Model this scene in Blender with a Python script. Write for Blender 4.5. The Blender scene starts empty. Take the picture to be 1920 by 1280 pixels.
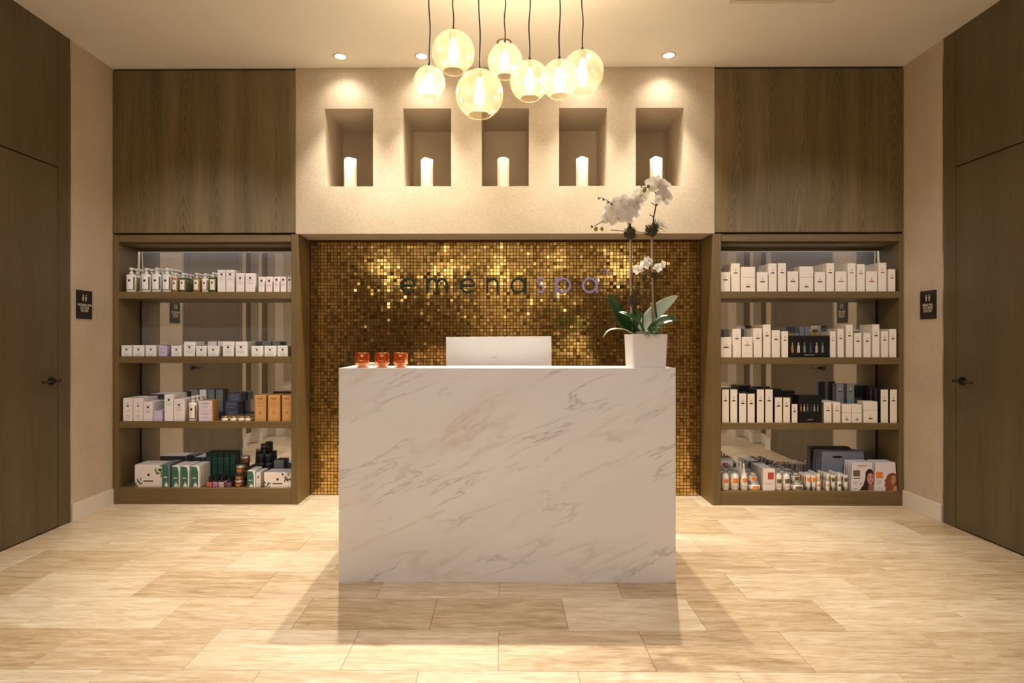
import bpy, bmesh, math, random
from mathutils import Vector, Matrix, Euler
import numpy as np

random.seed(7)
S = bpy.context.scene
COL = S.collection
PI = math.pi

# ------------------------------------------------------------------ camera
cam_d = bpy.data.cameras.new('camera')
cam = bpy.data.objects.new('camera', cam_d); COL.objects.link(cam)
cam_d.sensor_width = 36.0
cam_d.lens = 1080 / 1920 * 36.0
cam_d.shift_x = (960 - 936) / 1920
cam_d.shift_y = (634 - 640) / 1920
cam_d.clip_start = 0.05
cam.location = (0, 0, 1.253)
cam.rotation_euler = (PI / 2, 0, 8 / 1080)
S.camera = cam

# ------------------------------------------------------------------ world, exposure
w = bpy.data.worlds.new('world'); S.world = w; w.use_nodes = True
w.node_tree.nodes['Background'].inputs[0].default_value = (0.02, 0.017, 0.013, 1)
w.node_tree.nodes['Background'].inputs[1].default_value = 1.0
S.view_settings.view_transform = 'Standard'
S.view_settings.look = 'None'
S.view_settings.gamma = 1.0
S.view_settings.use_curve_mapping = False
S.view_settings.exposure = 0.0
S.cycles.use_adaptive_sampling = True
S.cycles.adaptive_threshold = 0.05
S.cycles.max_bounces = 8
S.cycles.diffuse_bounces = 4
S.cycles.glossy_bounces = 4
S.cycles.transmission_bounces = 4
S.cycles.transparent_max_bounces = 24
S.cycles.sample_clamp_indirect = 6.0
S.cycles.caustics_reflective = False
S.cycles.caustics_refractive = False

WARM = (1.0, 0.89, 0.74)      # wall-wash downlights
COOLER = (1.0, 0.96, 0.99)    # added, unseen lobby downlights; also cabinet accents
DOWN_W = 330.0
ROOM_W = 70.0
PEND_W = 12.5
LED_W = 20.0
ACCENT_W = 150.0

# ------------------------------------------------------------------ geometry constants (metres)
XL, XR = -2.955, 2.995
YF = 4.33              # plane of the cabinet fronts
YT = 4.595             # mosaic wall
ZC = 3.29              # ceiling
XA = 4.25               # half width of the lobby behind the camera
YB = -6.5              # wall behind the camera

# ------------------------------------------------------------------ materials
MATS = {}
class NT:
    def __init__(s, name):
        s.m = bpy.data.materials.new(name); s.m.use_nodes = True
        s.t = s.m.node_tree; s.t.nodes.clear()
        s.out = s.t.nodes.new('ShaderNodeOutputMaterial')
    def n(s, typ, **kw):
        nd = s.t.nodes.new(typ)
        for k, v in kw.items():
            if k.startswith('i_'):
                key = k[2:]; key = int(key) if key.isdigit() else key.replace('_', ' ')
                s.inp(nd.inputs[key], v)
            else: setattr(nd, k, v)
        return nd
    def inp(s, sock, v):
        if isinstance(v, bpy.types.NodeSocket): s.t.links.new(v, sock)
        else: sock.default_value = v
    def math(s, op, a, b=0.0, c=None):
        nd = s.t.nodes.new('ShaderNodeMath'); nd.operation = op
        s.inp(nd.inputs[0], a); s.inp(nd.inputs[1], b)
        if c is not None: s.inp(nd.inputs[2], c)
        return nd.outputs[0]
    def vmath(s, op, a, b):
        nd = s.t.nodes.new('ShaderNodeVectorMath'); nd.operation = op
        s.inp(nd.inputs[0], a); s.inp(nd.inputs[1], b); return nd.outputs[0]
    def ramp(s, fac, stops, interp='LINEAR'):
        nd = s.t.nodes.new('ShaderNodeValToRGB'); cr = nd.color_ramp; cr.interpolation = interp
        while len(cr.elements) < len(stops): cr.elements.new(0.5)
        for e, (p, c) in zip(cr.elements, stops):
            e.position = p; e.color = c if len(c) == 4 else (*c, 1)
        s.inp(nd.inputs[0], fac); return nd.outputs[0]
    def mix(s, fac, a, b, blend='MIX'):
        nd = s.t.nodes.new('ShaderNodeMix'); nd.data_type = 'RGBA'; nd.blend_type = blend
        s.inp(nd.inputs[0], fac)
        s.inp(nd.inputs[6], a if isinstance(a, bpy.types.NodeSocket) else (*a, 1))
        s.inp(nd.inputs[7], b if isinstance(b, bpy.types.NodeSocket) else (*b, 1))
        return nd.outputs[2]
    def noise(s, vec, scale, detail=3.0, rough=0.5, dist=0.0):
        nd = s.t.nodes.new('ShaderNodeTexNoise')
        s.inp(nd.inputs['Vector'], vec); nd.inputs['Scale'].default_value = scale
        nd.inputs['Detail'].default_value = detail; nd.inputs['Roughness'].default_value = rough
        nd.inputs['Distortion'].default_value = dist
        return nd.outputs[0]
    def obj(s): return s.t.nodes.new('ShaderNodeTexCoord').outputs['Object']
    def bsdf(s, base=(.8, .8, .8), rough=.5, metal=0.0, normal=None, **kw):
        b = s.t.nodes.new('ShaderNodeBsdfPrincipled')
        s.inp(b.inputs['Base Color'], base if isinstance(base, bpy.types.NodeSocket) else (*base, 1))
        s.inp(b.inputs['Roughness'], rough); s.inp(b.inputs['Metallic'], metal)
        if normal is not None: s.inp(b.inputs['Normal'], normal)
        for k, v in kw.items(): s.inp(b.inputs[k.replace('_', ' ')], v)
        s.t.links.new(b.outputs[0], s.out.inputs[0]); return b
    def bump(s, h, strength=.3, dist=.002):
        nd = s.t.nodes.new('ShaderNodeBump'); nd.inputs['Strength'].default_value = strength
        nd.inputs['Distance'].default_value = dist; s.inp(nd.inputs['Height'], h); return nd.outputs[0]

def plain(name, base, rough=.5, metal=0.0, grain=0.06, gscale=60.0, **kw):
    """solid material with a slight procedural mottling"""
    if name in MATS: return MATS[name]
    t = NT(name); nz = t.noise(t.obj(), gscale, 2.0)
    c = t.mix(nz, tuple(max(0, x * (1 - grain)) for x in base), tuple(min(1, x * (1 + grain)) for x in base))
    t.bsdf(c, rough, metal, **kw); MATS[name] = t.m; return t.m

def glow(name, col, strength):
    if name in MATS: return MATS[name]
    t = NT(name); e = t.n('ShaderNodeEmission'); e.inputs[0].default_value = (*col, 1); e.inputs[1].default_value = strength
    t.t.links.new(e.outputs[0], t.out.inputs[0]); MATS[name] = t.m; return t.m

def wood(name, axis='x', cathedral=True, dark=(.058, .033, .0135), light=(.150, .094, .043), horiz=False, leaf=.245):
    """oak veneer, grain vertical (or horizontal), leaves book-matched along `axis`"""
    if name in MATS: return MATS[name]
    t = NT(name); o = t.obj()
    sep = t.n('ShaderNodeSeparateXYZ', i_0=o)
    h = sep.outputs[0] if axis == 'x' else sep.outputs[1]
    v = sep.outputs[2]
    if horiz: h, v = v, h
    warp = t.noise(t.n('ShaderNodeCombineXYZ', i_0=t.math('MULTIPLY', h, 1.2), i_1=t.math('MULTIPLY', v, .55), i_2=0.0).outputs[0], 2.2, 2.0)
    drift = t.noise(t.n('ShaderNodeCombineXYZ', i_0=t.math('MULTIPLY', h, 1.6), i_1=t.math('MULTIPLY', v, .5), i_2=9.0).outputs[0], 1.0, 1.0)
    lh = t.math('DIVIDE', t.math('ADD', h, t.math('MULTIPLY', drift, .22)), leaf)
    leafid = t.math('FLOOR', lh)
    rnd = t.n('ShaderNodeTexWhiteNoise', noise_dimensions='1D', i_W=leafid)
    u = t.math('ABSOLUTE', t.math('SUBTRACT', t.math('FRACT', lh), .5))
    # cathedral arches: contours of v + k*u^2
    g = t.math('ADD', t.math('MULTIPLY', v, 3.6), t.math('MULTIPLY', t.math('POWER', u, 1.3), t.math('ADD', 4.0, t.math('MULTIPLY', rnd.outputs[0], 5.0))))
    g = t.math('ADD', g, t.math('MULTIPLY', warp, 3.2))
    g = t.math('ADD', g, t.math('MULTIPLY', rnd.outputs[0], 5.0))
    ring = t.math('FRACT', t.math('MULTIPLY', g, 2.4))
    ring = t.math('MULTIPLY', t.math('POWER', ring, 2.2), t.math('MAXIMUM', t.math('SUBTRACT', 1.0, t.math('MULTIPLY', u, 2.1)), 0.12))
    fine = t.noise(t.n('ShaderNodeCombineXYZ', i_0=t.math('MULTIPLY', h, 95.0), i_1=t.math('MULTIPLY', v, 2.2), i_2=0.0).outputs[0], 1.0, 4.0, .65)
    broad = t.noise(t.n('ShaderNodeCombineXYZ', i_0=t.math('MULTIPLY', h, 7.0), i_1=t.math('MULTIPLY', v, .35), i_2=3.0).outputs[0], 1.0, 2.0)
    f = t.math('ADD', t.math('MULTIPLY', fine, .55), t.math('MULTIPLY', broad, .5))
    if cathedral: f = t.math('SUBTRACT', f, t.math('MULTIPLY', ring, .21))
    c = t.ramp(f, [(.16, dark), (.72, light)])
    nrm = t.bump(fine, .15, .0006)
    t.bsdf(c, .46, 0, nrm); MATS[name] = t.m; return t.m

def m_wallcover():
    if 'wallcover' in MATS: return MATS['wallcover']
    t = NT('wallcover'); o = t.obj()
    a = t.noise(o, 150.0, 3.0, .7); b = t.noise(o, 5.0, 2.0)
    f = t.math('ADD', t.math('MULTIPLY', a, .8), t.math('MULTIPLY', b, .2))
    c = t.ramp(f, [(.30, (.41, .33, .24)), (.72, (.66, .56, .435))])
    t.bsdf(c, .75, 0, t.bump(a, .5, .002)); MATS['wallcover'] = t.m; return t.m

def m_travertine():
    t = NT('travertine'); o = t.obj()
    inf = t.n('ShaderNodeObjectInfo')
    off = t.n('ShaderNodeCombineXYZ', i_0=t.math('MULTIPLY', inf.outputs['Random'], 37.0), i_1=t.math('MULTIPLY', inf.outputs['Random'], 91.0), i_2=0.0).outputs[0]
    p = t.vmath('ADD', o, off)
    st = t.vmath('MULTIPLY', p, (3.0, 22.0, 1.0))
    a = t.noise(st, 1.3, 8.0, .68, .7)
    b = t.noise(t.vmath('MULTIPLY', p, (9.0, 60.0, 1.0)), 1.4, 4.0, .7, .4)
    f = t.math('ADD', t.math('MULTIPLY', a, .64), t.math('MULTIPLY', b, .36))
    f = t.math('ADD', f, t.math('MULTIPLY', t.math('SUBTRACT', inf.outputs['Random'], .5), .15))
    c = t.ramp(f, [(.30, (.34, .220, .108)), (.45, (.53, .395, .240)), (.58, (.67, .545, .385)), (.74, (.80, .715, .575))])
    r = t.n('ShaderNodeMapRange', i_0=b, i_1=.3, i_2=.8, i_3=.30, i_4=.42).outputs[0]
    t.bsdf(c, r, 0, t.bump(b, .08, .001)); MATS['travertine'] = t.m; return t.m

def m_marble():
    t = NT('marble'); o = t.obj()
    m0 = t.n('ShaderNodeMapping', i_Vector=o); m0.inputs['Rotation'].default_value = (0, math.radians(24), 0)
    mp = t.n('ShaderNodeMapping', i_Vector=m0.outputs[0]); mp.inputs['Scale'].default_value = (.55, 1.0, 2.6)
    v = mp.outputs[0]
    n1 = t.noise(v, 1.3, 7.0, .55, .25)
    ridge = t.math('ABSOLUTE', t.math('SUBTRACT', n1, .5))
    n2 = t.noise(v, 1.9, 9.0, .58, .35)
    ridge2 = t.math('ABSOLUTE', t.math('SUBTRACT', n2, .47))
    patch = t.noise(o, 2.4, 3.0)
    v1 = t.ramp(ridge, [(0, (1, 1, 1)), (.010, (.45, .45, .45)), (.032, (0, 0, 0))])
    v2 = t.ramp(ridge2, [(0, (1, 1, 1)), (.005, (.4, .4, .4)), (.014, (0, 0, 0))])
    pm = t.ramp(patch, [(.42, (0, 0, 0)), (.62, (1, 1, 1))])
    pm2 = t.ramp(patch, [(.38, (1, 1, 1)), (.56, (0, 0, 0))])
    cloud = t.noise(v, 1.1, 5.0, .6)
    base = t.ramp(cloud, [(.3, (.79, .765, .76)), (.7, (.87, .855, .855))])
    f1 = t.math('MULTIPLY', t.math('MULTIPLY', v1, pm), .42)
    f2 = t.math('MULTIPLY', t.math('MULTIPLY', v2, pm2), .52)
    c = t.mix(f1, base, (.60, .48, .33))
    c = t.mix(f2, c, (.22, .20, .19))
    t.bsdf(c, .20); MATS['marble'] = t.m; return t.m

def m_mosaic():
    t = NT('mosaic_gold')
    at = t.n('ShaderNodeAttribute', attribute_name='tint')
    c = t.ramp(at.outputs['Fac'], [(0, (.26, .15, .034)), (.5, (.60, .38, .105)), (1, (.85, .60, .24))])
    nz = t.noise(t.obj(), 90.0, 2.0)
    t.bsdf(c, t.n('ShaderNodeMapRange', i_0=nz, i_3=.08, i_4=.16).outputs[0], .95); MATS['mosaic'] = t.m; return t.m

def m_globe():
    t = NT('amber_globe_glass')
    o = t.obj()
    nz = t.noise(o, 16.0, 3.0, .6); vor = t.n('ShaderNodeTexVoronoi', i_Vector=o, i_Scale=26.0)
    seed = t.math('LESS_THAN', vor.outputs[0], .16)
    lw = t.n('ShaderNodeLayerWeight', i_Blend=.35)
    tr = t.n('ShaderNodeBsdfTransparent'); t.inp(tr.inputs[0], t.mix(nz, (.99, .91, .74), (1.0, .97, .90)))
    tl = t.n('ShaderNodeBsdfTranslucent'); tl.inputs[0].default_value = (1.0, .91, .70, 1)
    gl = t.n('ShaderNodeBsdfGlossy'); gl.inputs[0].default_value = (1, .93, .78, 1); gl.inputs[1].default_value = .04
    m1 = t.n('ShaderNodeMixShader'); t.inp(m1.inputs[0], t.math('ADD', t.math('MULTIPLY', nz, .24), t.math('MULTIPLY', seed, .12)))
    t.t.links.new(tr.outputs[0], m1.inputs[1]); t.t.links.new(tl.outputs[0], m1.inputs[2])
    m2 = t.n('ShaderNodeMixShader'); t.inp(m2.inputs[0], t.math('MULTIPLY', lw.outputs['Facing'], .42))
    t.t.links.new(m1.outputs[0], m2.inputs[1]); t.t.links.new(gl.outputs[0], m2.inputs[2])
    t.t.links.new(m2.outputs[0], t.out.inputs[0]); MATS['globe'] = t.m; return t.m

def tinted_glass(name, tint, refl=(1, .8, .6), amount=.35, rough=.05):
    if name in MATS: return MATS[name]
    t = NT(name); nz = t.noise(t.obj(), 30.0, 2.0)
    lw = t.n('ShaderNodeLayerWeight', i_Blend=.4)
    tr = t.n('ShaderNodeBsdfTransparent'); t.inp(tr.inputs[0], t.mix(nz, tuple(x * .9 for x in tint), tint))
    gl = t.n('ShaderNodeBsdfGlossy'); gl.inputs[0].default_value = (*refl, 1); gl.inputs[1].default_value = rough
    m = t.n('ShaderNodeMixShader'); t.inp(m.inputs[0], t.math('ADD', t.math('MULTIPLY', lw.outputs['Facing'], .5), amount))
    t.t.links.new(tr.outputs[0], m.inputs[1]); t.t.links.new(gl.outputs[0], m.inputs[2])
    t.t.links.new(m.outputs[0], t.out.inputs[0]); MATS[name] = t.m; return t.m

def m_petal():
    t = NT('orchid_petal'); nz = t.noise(t.obj(), 80.0, 2.0)
    c = t.mix(nz, (.86, .83, .82), (.93, .91, .91))
    d = t.n('ShaderNodeBsdfDiffuse'); t.inp(d.inputs[0], c)
    tl = t.n('ShaderNodeBsdfTranslucent'); tl.inputs[0].default_value = (.95, .90, .80, 1)
    m = t.n('ShaderNodeMixShader'); m.inputs[0].default_value = .35
    t.t.links.new(d.outputs[0], m.inputs[1]); t.t.links.new(tl.outputs[0], m.inputs[2])
    t.t.links.new(m.outputs[0], t.out.inputs[0]); MATS['petal'] = t.m; return t.m

WOODX = wood('veneer_wood_back', 'x', True, dark=(.050, .034, .014), light=(.255, .182, .082))
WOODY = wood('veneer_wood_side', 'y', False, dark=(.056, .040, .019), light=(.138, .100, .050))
WOODH = wood('veneer_wood_horizontal', 'x', False, horiz=True, dark=(.086, .056, .020), light=(.205, .137, .052))
WOODV = wood('veneer_wood_frame', 'x', False, dark=(.086, .056, .020), light=(.205, .137, .052))
WALL = m_wallcover(); TRAV = m_travertine(); MARBLE = m_marble(); MOSAIC = m_mosaic(); GLOBE = m_globe(); PETAL = m_petal()
CEIL = plain('ceiling_paint', (.88, .84, .78), .85, grain=.02, gscale=4)
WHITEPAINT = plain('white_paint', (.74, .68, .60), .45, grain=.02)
DARKGAP = plain('dark_gap', (.012, .010, .008), .8)
GROUT = plain('grout_dark', (.055, .030, .010), .8, grain=.2)
FLOORGROUT = plain('floor_grout', (.50, .40, .27), .8, grain=.1)
MIRROR = plain('mirror_glass', (.86, .87, .87), .015, .92, grain=.0)
BLACK = plain('black_plastic', (.010, .009, .009), .35)
BRONZE = plain('dark_bronze', (.05, .042, .03), .32, .9)
CHROME = plain('brushed_steel', (.55, .53, .50), .3, 1.0)
BRASS = plain('aged_brass', (.55, .36, .14), .3, 1.0)
WAX = plain('candle_wax', (.88, .82, .68), .5, grain=.02, Subsurface_Weight=.25)
POTW = plain('white_ceramic', (.82, .77, .74), .22, grain=.02)
CARDW = plain('white_card', (.88, .85, .82), .55, grain=.02)
CARDC = plain('cream_card', (.88, .79, .66), .55, grain=.02)
CARDP = plain('blush_card', (.86, .78, .75), .55, grain=.02)
LAV = plain('lavender_card', (.60, .50, .74), .55, grain=.03)
LAVP = plain('pale_lavender_card', (.74, .66, .73), .55, grain=.03)
KRAFT = plain('kraft_card', (.60, .33, .11), .65, grain=.1)
KRAFTD = plain('kraft_print', (.36, .14, .04), .65)
NAVY = plain('navy_card', (.060, .075, .13), .5)
GREYC = plain('slate_card', (.19, .21, .22), .5)
BLACKC = plain('black_card', (.012, .011, .012), .35)
BROWNINK = plain('brown_ink', (.035, .018, .012), .6)
GREYINK = plain('grey_ink', (.42, .36, .33), .6)
GOLDINK = plain('gold_ink', (.42, .28, .07), .4, .3)
REDINK = plain('red_ink', (.55, .07, .035), .5)
PALEINK = plain('pale_ink', (.58, .48, .37), .6)
ORANGE = plain('orange_ink', (.85, .25, .02), .5)
OLIVE = plain('olive_ink', (.15, .12, .04), .5)
TEALC = plain('green_card', (.035, .16, .105), .45, grain=.3, gscale=25)
TEALD = plain('deep_green_card', (.010, .060, .050), .45, grain=.2)
WHITEP = plain('white_plastic', (.84, .80, .74), .3, grain=.02)
GREYP = plain('grey_cap', (.33, .31, .29), .3)
SILVER = plain('silver_lid', (.62, .60, .56), .25, .8)
GOLDLID = plain('gold_lid', (.72, .50, .24), .28, .9)
AMBERG = plain('amber_jar', (.16, .05, .012), .15)
GREENG = plain('green_bottle', (.05, .12, .02), .12)
AMBERB = plain('amber_bottle', (.42, .20, .04), .12)
POLR = plain('polish_red', (.50, .11, .08), .15); POLP = plain('polish_violet', (.36, .17, .38), .15)
POLM = plain('polish_mauve', (.48, .36, .36), .15); POLD = plain('polish_plum', (.14, .06, .12), .15)
SLATEBAG = plain('slate_paper', (.22, .25, .31), .6)
WHITEBAG = plain('white_paper', (.80, .75, .78), .5, grain=.02)
SKIN = plain('print_skin', (.58, .30, .19), .5); SKIND = plain('print_skin_shadow', (.32, .13, .08), .5)
HAIRD = plain('print_dark_hair', (.020, .010, .008), .5); HAIRR = plain('print_auburn_hair', (.26, .075, .02), .5, grain=.5, gscale=90)
LIPS = plain('print_lips', (.45, .08, .06), .5)
COPPER = tinted_glass('copper_glass', (.84, .46, .22), (1.0, .56, .30), .38, .03)
CLEAR = tinted_glass('clear_plastic', (.90, .90, .88), (1, 1, 1), .06)
STEM = plain('orchid_stem', (.045, .055, .018), .5); LEAF = plain('orchid_leaf', (.022, .075, .016), .28, grain=.3, gscale=20)
LEAFP = plain('pale_leaf', (.50, .58, .43), .35, grain=.15, gscale=20)
BUD = plain('orchid_bud', (.24, .28, .05), .45); LIPY = plain('orchid_lip', (.72, .55, .12), .4, grain=.3, gscale=200)
MOSS = plain('moss', (.062, .050, .022), .95, grain=.7, gscale=220); BAMBOO = plain('bamboo', (.42, .31, .20), .5, grain=.2)
FERN = plain('succulent', (.10, .19, .08), .5)
LOGOG = plain('logo_dark_green', (.010, .035, .030), .35); LOGOB = plain('logo_periwinkle', (.40, .39, .98), .4)
MONW = plain('monitor_white', (.86, .86, .87), .22, grain=.01); MONG = plain('monitor_mark', (.70, .70, .72), .3)
SIGNT = plain('sign_lettering', (.62, .55, .44), .5)
UPH = plain('cream_upholstery', (.66, .58, .46), .8)
LENS = glow('downlight_lens', (1.0, .88, .70), 34.0)
LENSDIM = glow('downlight_lens_dim', (1.0, .82, .58), 1.2)
BULB = glow('bulb_glow', (1.0, .87, .64), 30.0)
FROST = glow('added_lamp_glow', (1.0, .86, .70), 9.0)  # glow of the added lobby globes
LEDM = glow('led_glow', (.72, .80, 1.0), 6.0)

# ------------------------------------------------------------------ mesh helpers
class MB:
    def __init__(s): s.v = []; s.f = []; s.mi = []; s.sm = []
    def add(s, vs, fs, mi=0, smooth=False):
        b = len(s.v); s.v += [tuple(p) for p in vs]
        for f in fs: s.f.append(tuple(b + i for i in f)); s.mi.append(mi); s.sm.append(smooth)
        return s
    def box(s, x0, x1, y0, y1, z0, z1, mi=0):
        vs = [(x0, y0, z0), (x1, y0, z0), (x1, y1, z0), (x0, y1, z0), (x0, y0, z1), (x1, y0, z1), (x1, y1, z1), (x0, y1, z1)]
        return s.add(vs, [(0, 3, 2, 1), (4, 5, 6, 7), (0, 1, 5, 4), (1, 2, 6, 5), (2, 3, 7, 6), (3, 0, 4, 7)], mi)
    def bbox(s, x0, x1, y0, y1, z0, z1, b=.003, mi=0):
        """box with chamfered edges"""
        bm = bmesh.new(); bmesh.ops.create_cube(bm, size=1.0)
        for v in bm.verts: v.co = ((x0 + x1) / 2 + v.co.x * (x1 - x0), (y0 + y1) / 2 + v.co.y * (y1 - y0), (z0 + z1) / 2 + v.co.z * (z1 - z0))
        bmesh.ops.bevel(bm, geom=bm.edges[:], offset=b, segments=1, affect='EDGES')
        bm.verts.index_update()
        s.add([v.co[:] for v in bm.verts], [[v.index for v in f.verts] for f in bm.faces], mi); bm.free(); return s
    def lathe(s, prof, seg=16, c=(0, 0, 0), mi=0, smooth=True, sy=1.0, cap=True):
        vs = []; fs = []; n = len(prof)
        for r, z in prof:
            for k in range(seg):
                a = 2 * PI * k / seg; vs.append((c[0] + r * math.cos(a), c[1] + sy * r * math.sin(a), c[2] + z))
        for i in range(n - 1):
            for k in range(seg):
                k2 = (k + 1) % seg; fs.append((i * seg + k, i * seg + k2, (i + 1) * seg + k2, (i + 1) * seg + k))
        s.add(vs, fs, mi, smooth)
        if cap:
            b = len(s.v) - n * seg
            if prof[0][0] > 1e-5: s.f.append(tuple(b + k for k in reversed(range(seg)))); s.mi.append(mi); s.sm.append(False)
            if prof[-1][0] > 1e-5: s.f.append(tuple(b + (n - 1) * seg + k for k in range(seg))); s.mi.append(mi); s.sm.append(False)
        return s
    def tube(s, pts, r, seg=8, mi=0):
        pts = [Vector(p) for p in pts]; n = len(pts)
        rs = r if isinstance(r, (list, tuple)) else [r] * n
        up = None; rings = []
        for i, p in enumerate(pts):
            t = (pts[min(i + 1, n - 1)] - pts[max(i - 1, 0)]).normalized()
            if up is None:
                up = Vector((0, 0, 1)) if abs(t.z) < .9 else Vector((1, 0, 0))
            a = t.cross(up).normalized(); b = a.cross(t).normalized(); up = b
            rings.append([p + (a * math.cos(2 * PI * k / seg) + b * math.sin(2 * PI * k / seg)) * rs[i] for k in range(seg)])
        vs = [q for ring in rings for q in ring]; fs = []
        for i in range(n - 1):
            for k in range(seg):
                k2 = (k + 1) % seg; fs.append((i * seg + k, i * seg + k2, (i + 1) * seg + k2, (i + 1) * seg + k))
        fs.append(tuple(reversed(range(seg)))); fs.append(tuple((n - 1) * seg + k for k in range(seg)))
        return s.add(vs, fs, mi, True)
    def prism(s, poly, y0, y1, mi=0):
        """polygon in x,z extruded along y (front face at y0)"""
        n = len(poly); vs = [(x, y0, z) for x, z in poly] + [(x, y1, z) for x, z in poly]
        fs = [tuple(range(n)), tuple(range(2 * n - 1, n - 1, -1))] + [(i, n + i, n + (i + 1) % n, (i + 1) % n) for i in range(n)]
        return s.add(vs, fs, mi)
    def ribbon(s, pts, width, y0, y1, closed=False, mi=0):
        """stroke in x,z of constant width, extruded along y"""
        n = len(pts); L = []; R = []
        for i in range(n):
            if closed: p, q = Vector(pts[i - 1]), Vector(pts[(i + 1) % n])
            else: p, q = Vector(pts[max(i - 1, 0)]), Vector(pts[min(i + 1, n - 1)])
            t = (q - p).normalized(); nn = Vector((-t.y, t.x)) * width / 2; c = Vector(pts[i])
            L.append(c + nn); R.append(c - nn)
        vs = [(p.x, y0, p.y) for p in L] + [(p.x, y0, p.y) for p in R] + [(p.x, y1, p.y) for p in L] + [(p.x, y1, p.y) for p in R]
        fs = []
        for i in range(n if closed else n - 1):
            j = (i + 1) % n
            fs += [(i, j, n + j, n + i), (2 * n + i, 3 * n + i, 3 * n + j, 2 * n + j), (i, 2 * n + i, 2 * n + j, j), (n + i, n + j, 3 * n + j, 3 * n + i)]
        if not closed: fs += [(0, n, 3 * n, 2 * n), (n - 1, 3 * n - 1, 4 * n - 1, 2 * n - 1)]
        return s.add(vs, fs, mi)
    def mesh(s, name, *mats):
        me = bpy.data.meshes.new(name); me.from_pydata(s.v, [], s.f)
        for m in mats: me.materials.append(m)
        me.polygons.foreach_set('material_index', s.mi); me.polygons.foreach_set('use_smooth', s.sm)
        bm = bmesh.new(); bm.from_mesh(me); bmesh.ops.recalc_face_normals(bm, faces=bm.faces[:]); bm.to_mesh(me); bm.free()
        return me

def link(name, me, parent=None, loc=(0, 0, 0), rz=0.0):
    o = bpy.data.objects.new(name, me); COL.objects.link(o); o.location = loc; o.rotation_euler = (0, 0, rz)
    if parent: o.parent = parent
    return o
def build(name, mb, mats, parent=None, loc=(0, 0, 0), rz=0.0):
    mats = mats if isinstance(mats, (list, tuple)) else [mats]
    return link(name, mb.mesh(name, *mats), parent, loc, rz)
def tag(o, label, cat, group=None):
    o['label'] = label; o['category'] = cat
    if group: o['group'] = group
    return o
def empty(name, loc=(0, 0, 0), rz=0.0):
    o = bpy.data.objects.new(name, None); COL.objects.link(o); o.location = loc; o.rotation_euler = (0, 0, rz); o.empty_display_size = .05; return o
def structure(o, label=None):
    o['kind'] = 'structure'
    if label: o['label'] = label
    return o
def spot(name, loc, watts, deg, blend, radius=.025, col=WARM, parent=None, tilt=0.0):
    d = bpy.data.lights.new(name, 'SPOT'); d.energy = watts; d.spot_size = math.radians(deg); d.spot_blend = blend; d.shadow_soft_size = radius; d.color = col
    o = bpy.data.objects.new(name, d); COL.objects.link(o); o.location = loc; o.rotation_euler = (tilt, 0, 0)
    if parent: o.parent = parent
    return o

# ================================================================== SETTING
# ---- floor: substrate + individual tiles where they can be told apart
fl = structure(build('floor', MB().box(-XA - .1, XA + .1, YB - .1, YT + .3, -.12, -.006), FLOORGROUT), 'cream travertine floor of long tiles in running bond')
PITCH = .3046; TL = .5975; GAP = .0013
tile_me = {}
def tile_mesh(wd):
    k = round(wd, 3)
    if k not in tile_me:
        tile_me[k] = MB().bbox(-wd / 2 + GAP / 2, wd / 2 - GAP / 2, -PITCH / 2 + GAP / 2, PITCH / 2 - GAP / 2, -.010, 0, .0012).mesh('tile', TRAV)
    return tile_me[k]
y = 2.779; rows = []
r0 = math.ceil((YT - 2.779) / PITCH)
for r in range(-8, r0):
    ya = 2.779 + r * PITCH
    yc = ya + PITCH / 2
    ox = -.02 + (.0 if (r % 2) == 0 else TL / 2)
    k0 = math.floor((XL - ox) / TL); k1 = math.ceil((XR - ox) / TL)
    for k in range(k0, k1):
        a = max(XL, ox + k * TL); b = min(XR, ox + (k + 1) * TL)
        if b - a < .02: continue
        link('tile', tile_mesh(b - a), fl, ((a + b) / 2, yc, 0))
# alcove floors at the sides of the lobby
for a, b in ((-XA, XL), (XR, XA)): build('floor_slab', MB().box(a, b, YB, 1.50, -.010, 0), TRAV, fl)
# rest of the floor behind the camera, beyond picking out single tiles
build('floor_slab', MB().box(XL, XR, YB, 2.779 - 8 * PITCH, -.010, 0), TRAV, fl)

structure(build('ceiling', MB().box(-XA - .1, XA + .1, YB - .1, YT + .3, ZC, ZC + .1), CEIL), 'smooth cream painted ceiling')

# ---- back wall with five niches
NX = [(-1.346, -.982), (-.755, -.394), (-.164, .192), (.417, .777), (.993, 1.352)]
NZ0, NZ1, NYB = 2.396, 2.982, 4.82
BX0, BX1, BZ = -1.566, 1.583, 2.04
mb = MB()
mb.box(BX0, BX1, YF, NYB, BZ, NZ0); mb.box(BX0, BX1, YF, NYB, NZ1, ZC)
xs = [BX0] + [v for n in NX for v in n] + [BX1]
for i in range(0, len(xs), 2): mb.box(xs[i], xs[i + 1], YF, NYB, NZ0, NZ1)
mb.box(BX0, BX1, NYB, NYB + .05, BZ, ZC)
structure(build('wall_back', mb, WALL), 'beige textured wall with five square candle niches')

# ---- wood panels above the cabinets
for i, (a, b) in enumerate(((XL + .004, BX0 - .004), (BX1 + .004, XR - .004))):
    p = structure(build('trim_%d' % (i + 1), MB().bbox(a, b, YF, YF + .03, 2.048, ZC - .016, .002), WOODX), 'dark oak veneer panel above the %s cabinet' % ('left', 'right')[i])
    build('shadow_gap', MB().box(a - .004, b + .004, YF + .02, YF + .06, 2.035, ZC), DARKGAP, p)

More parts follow.
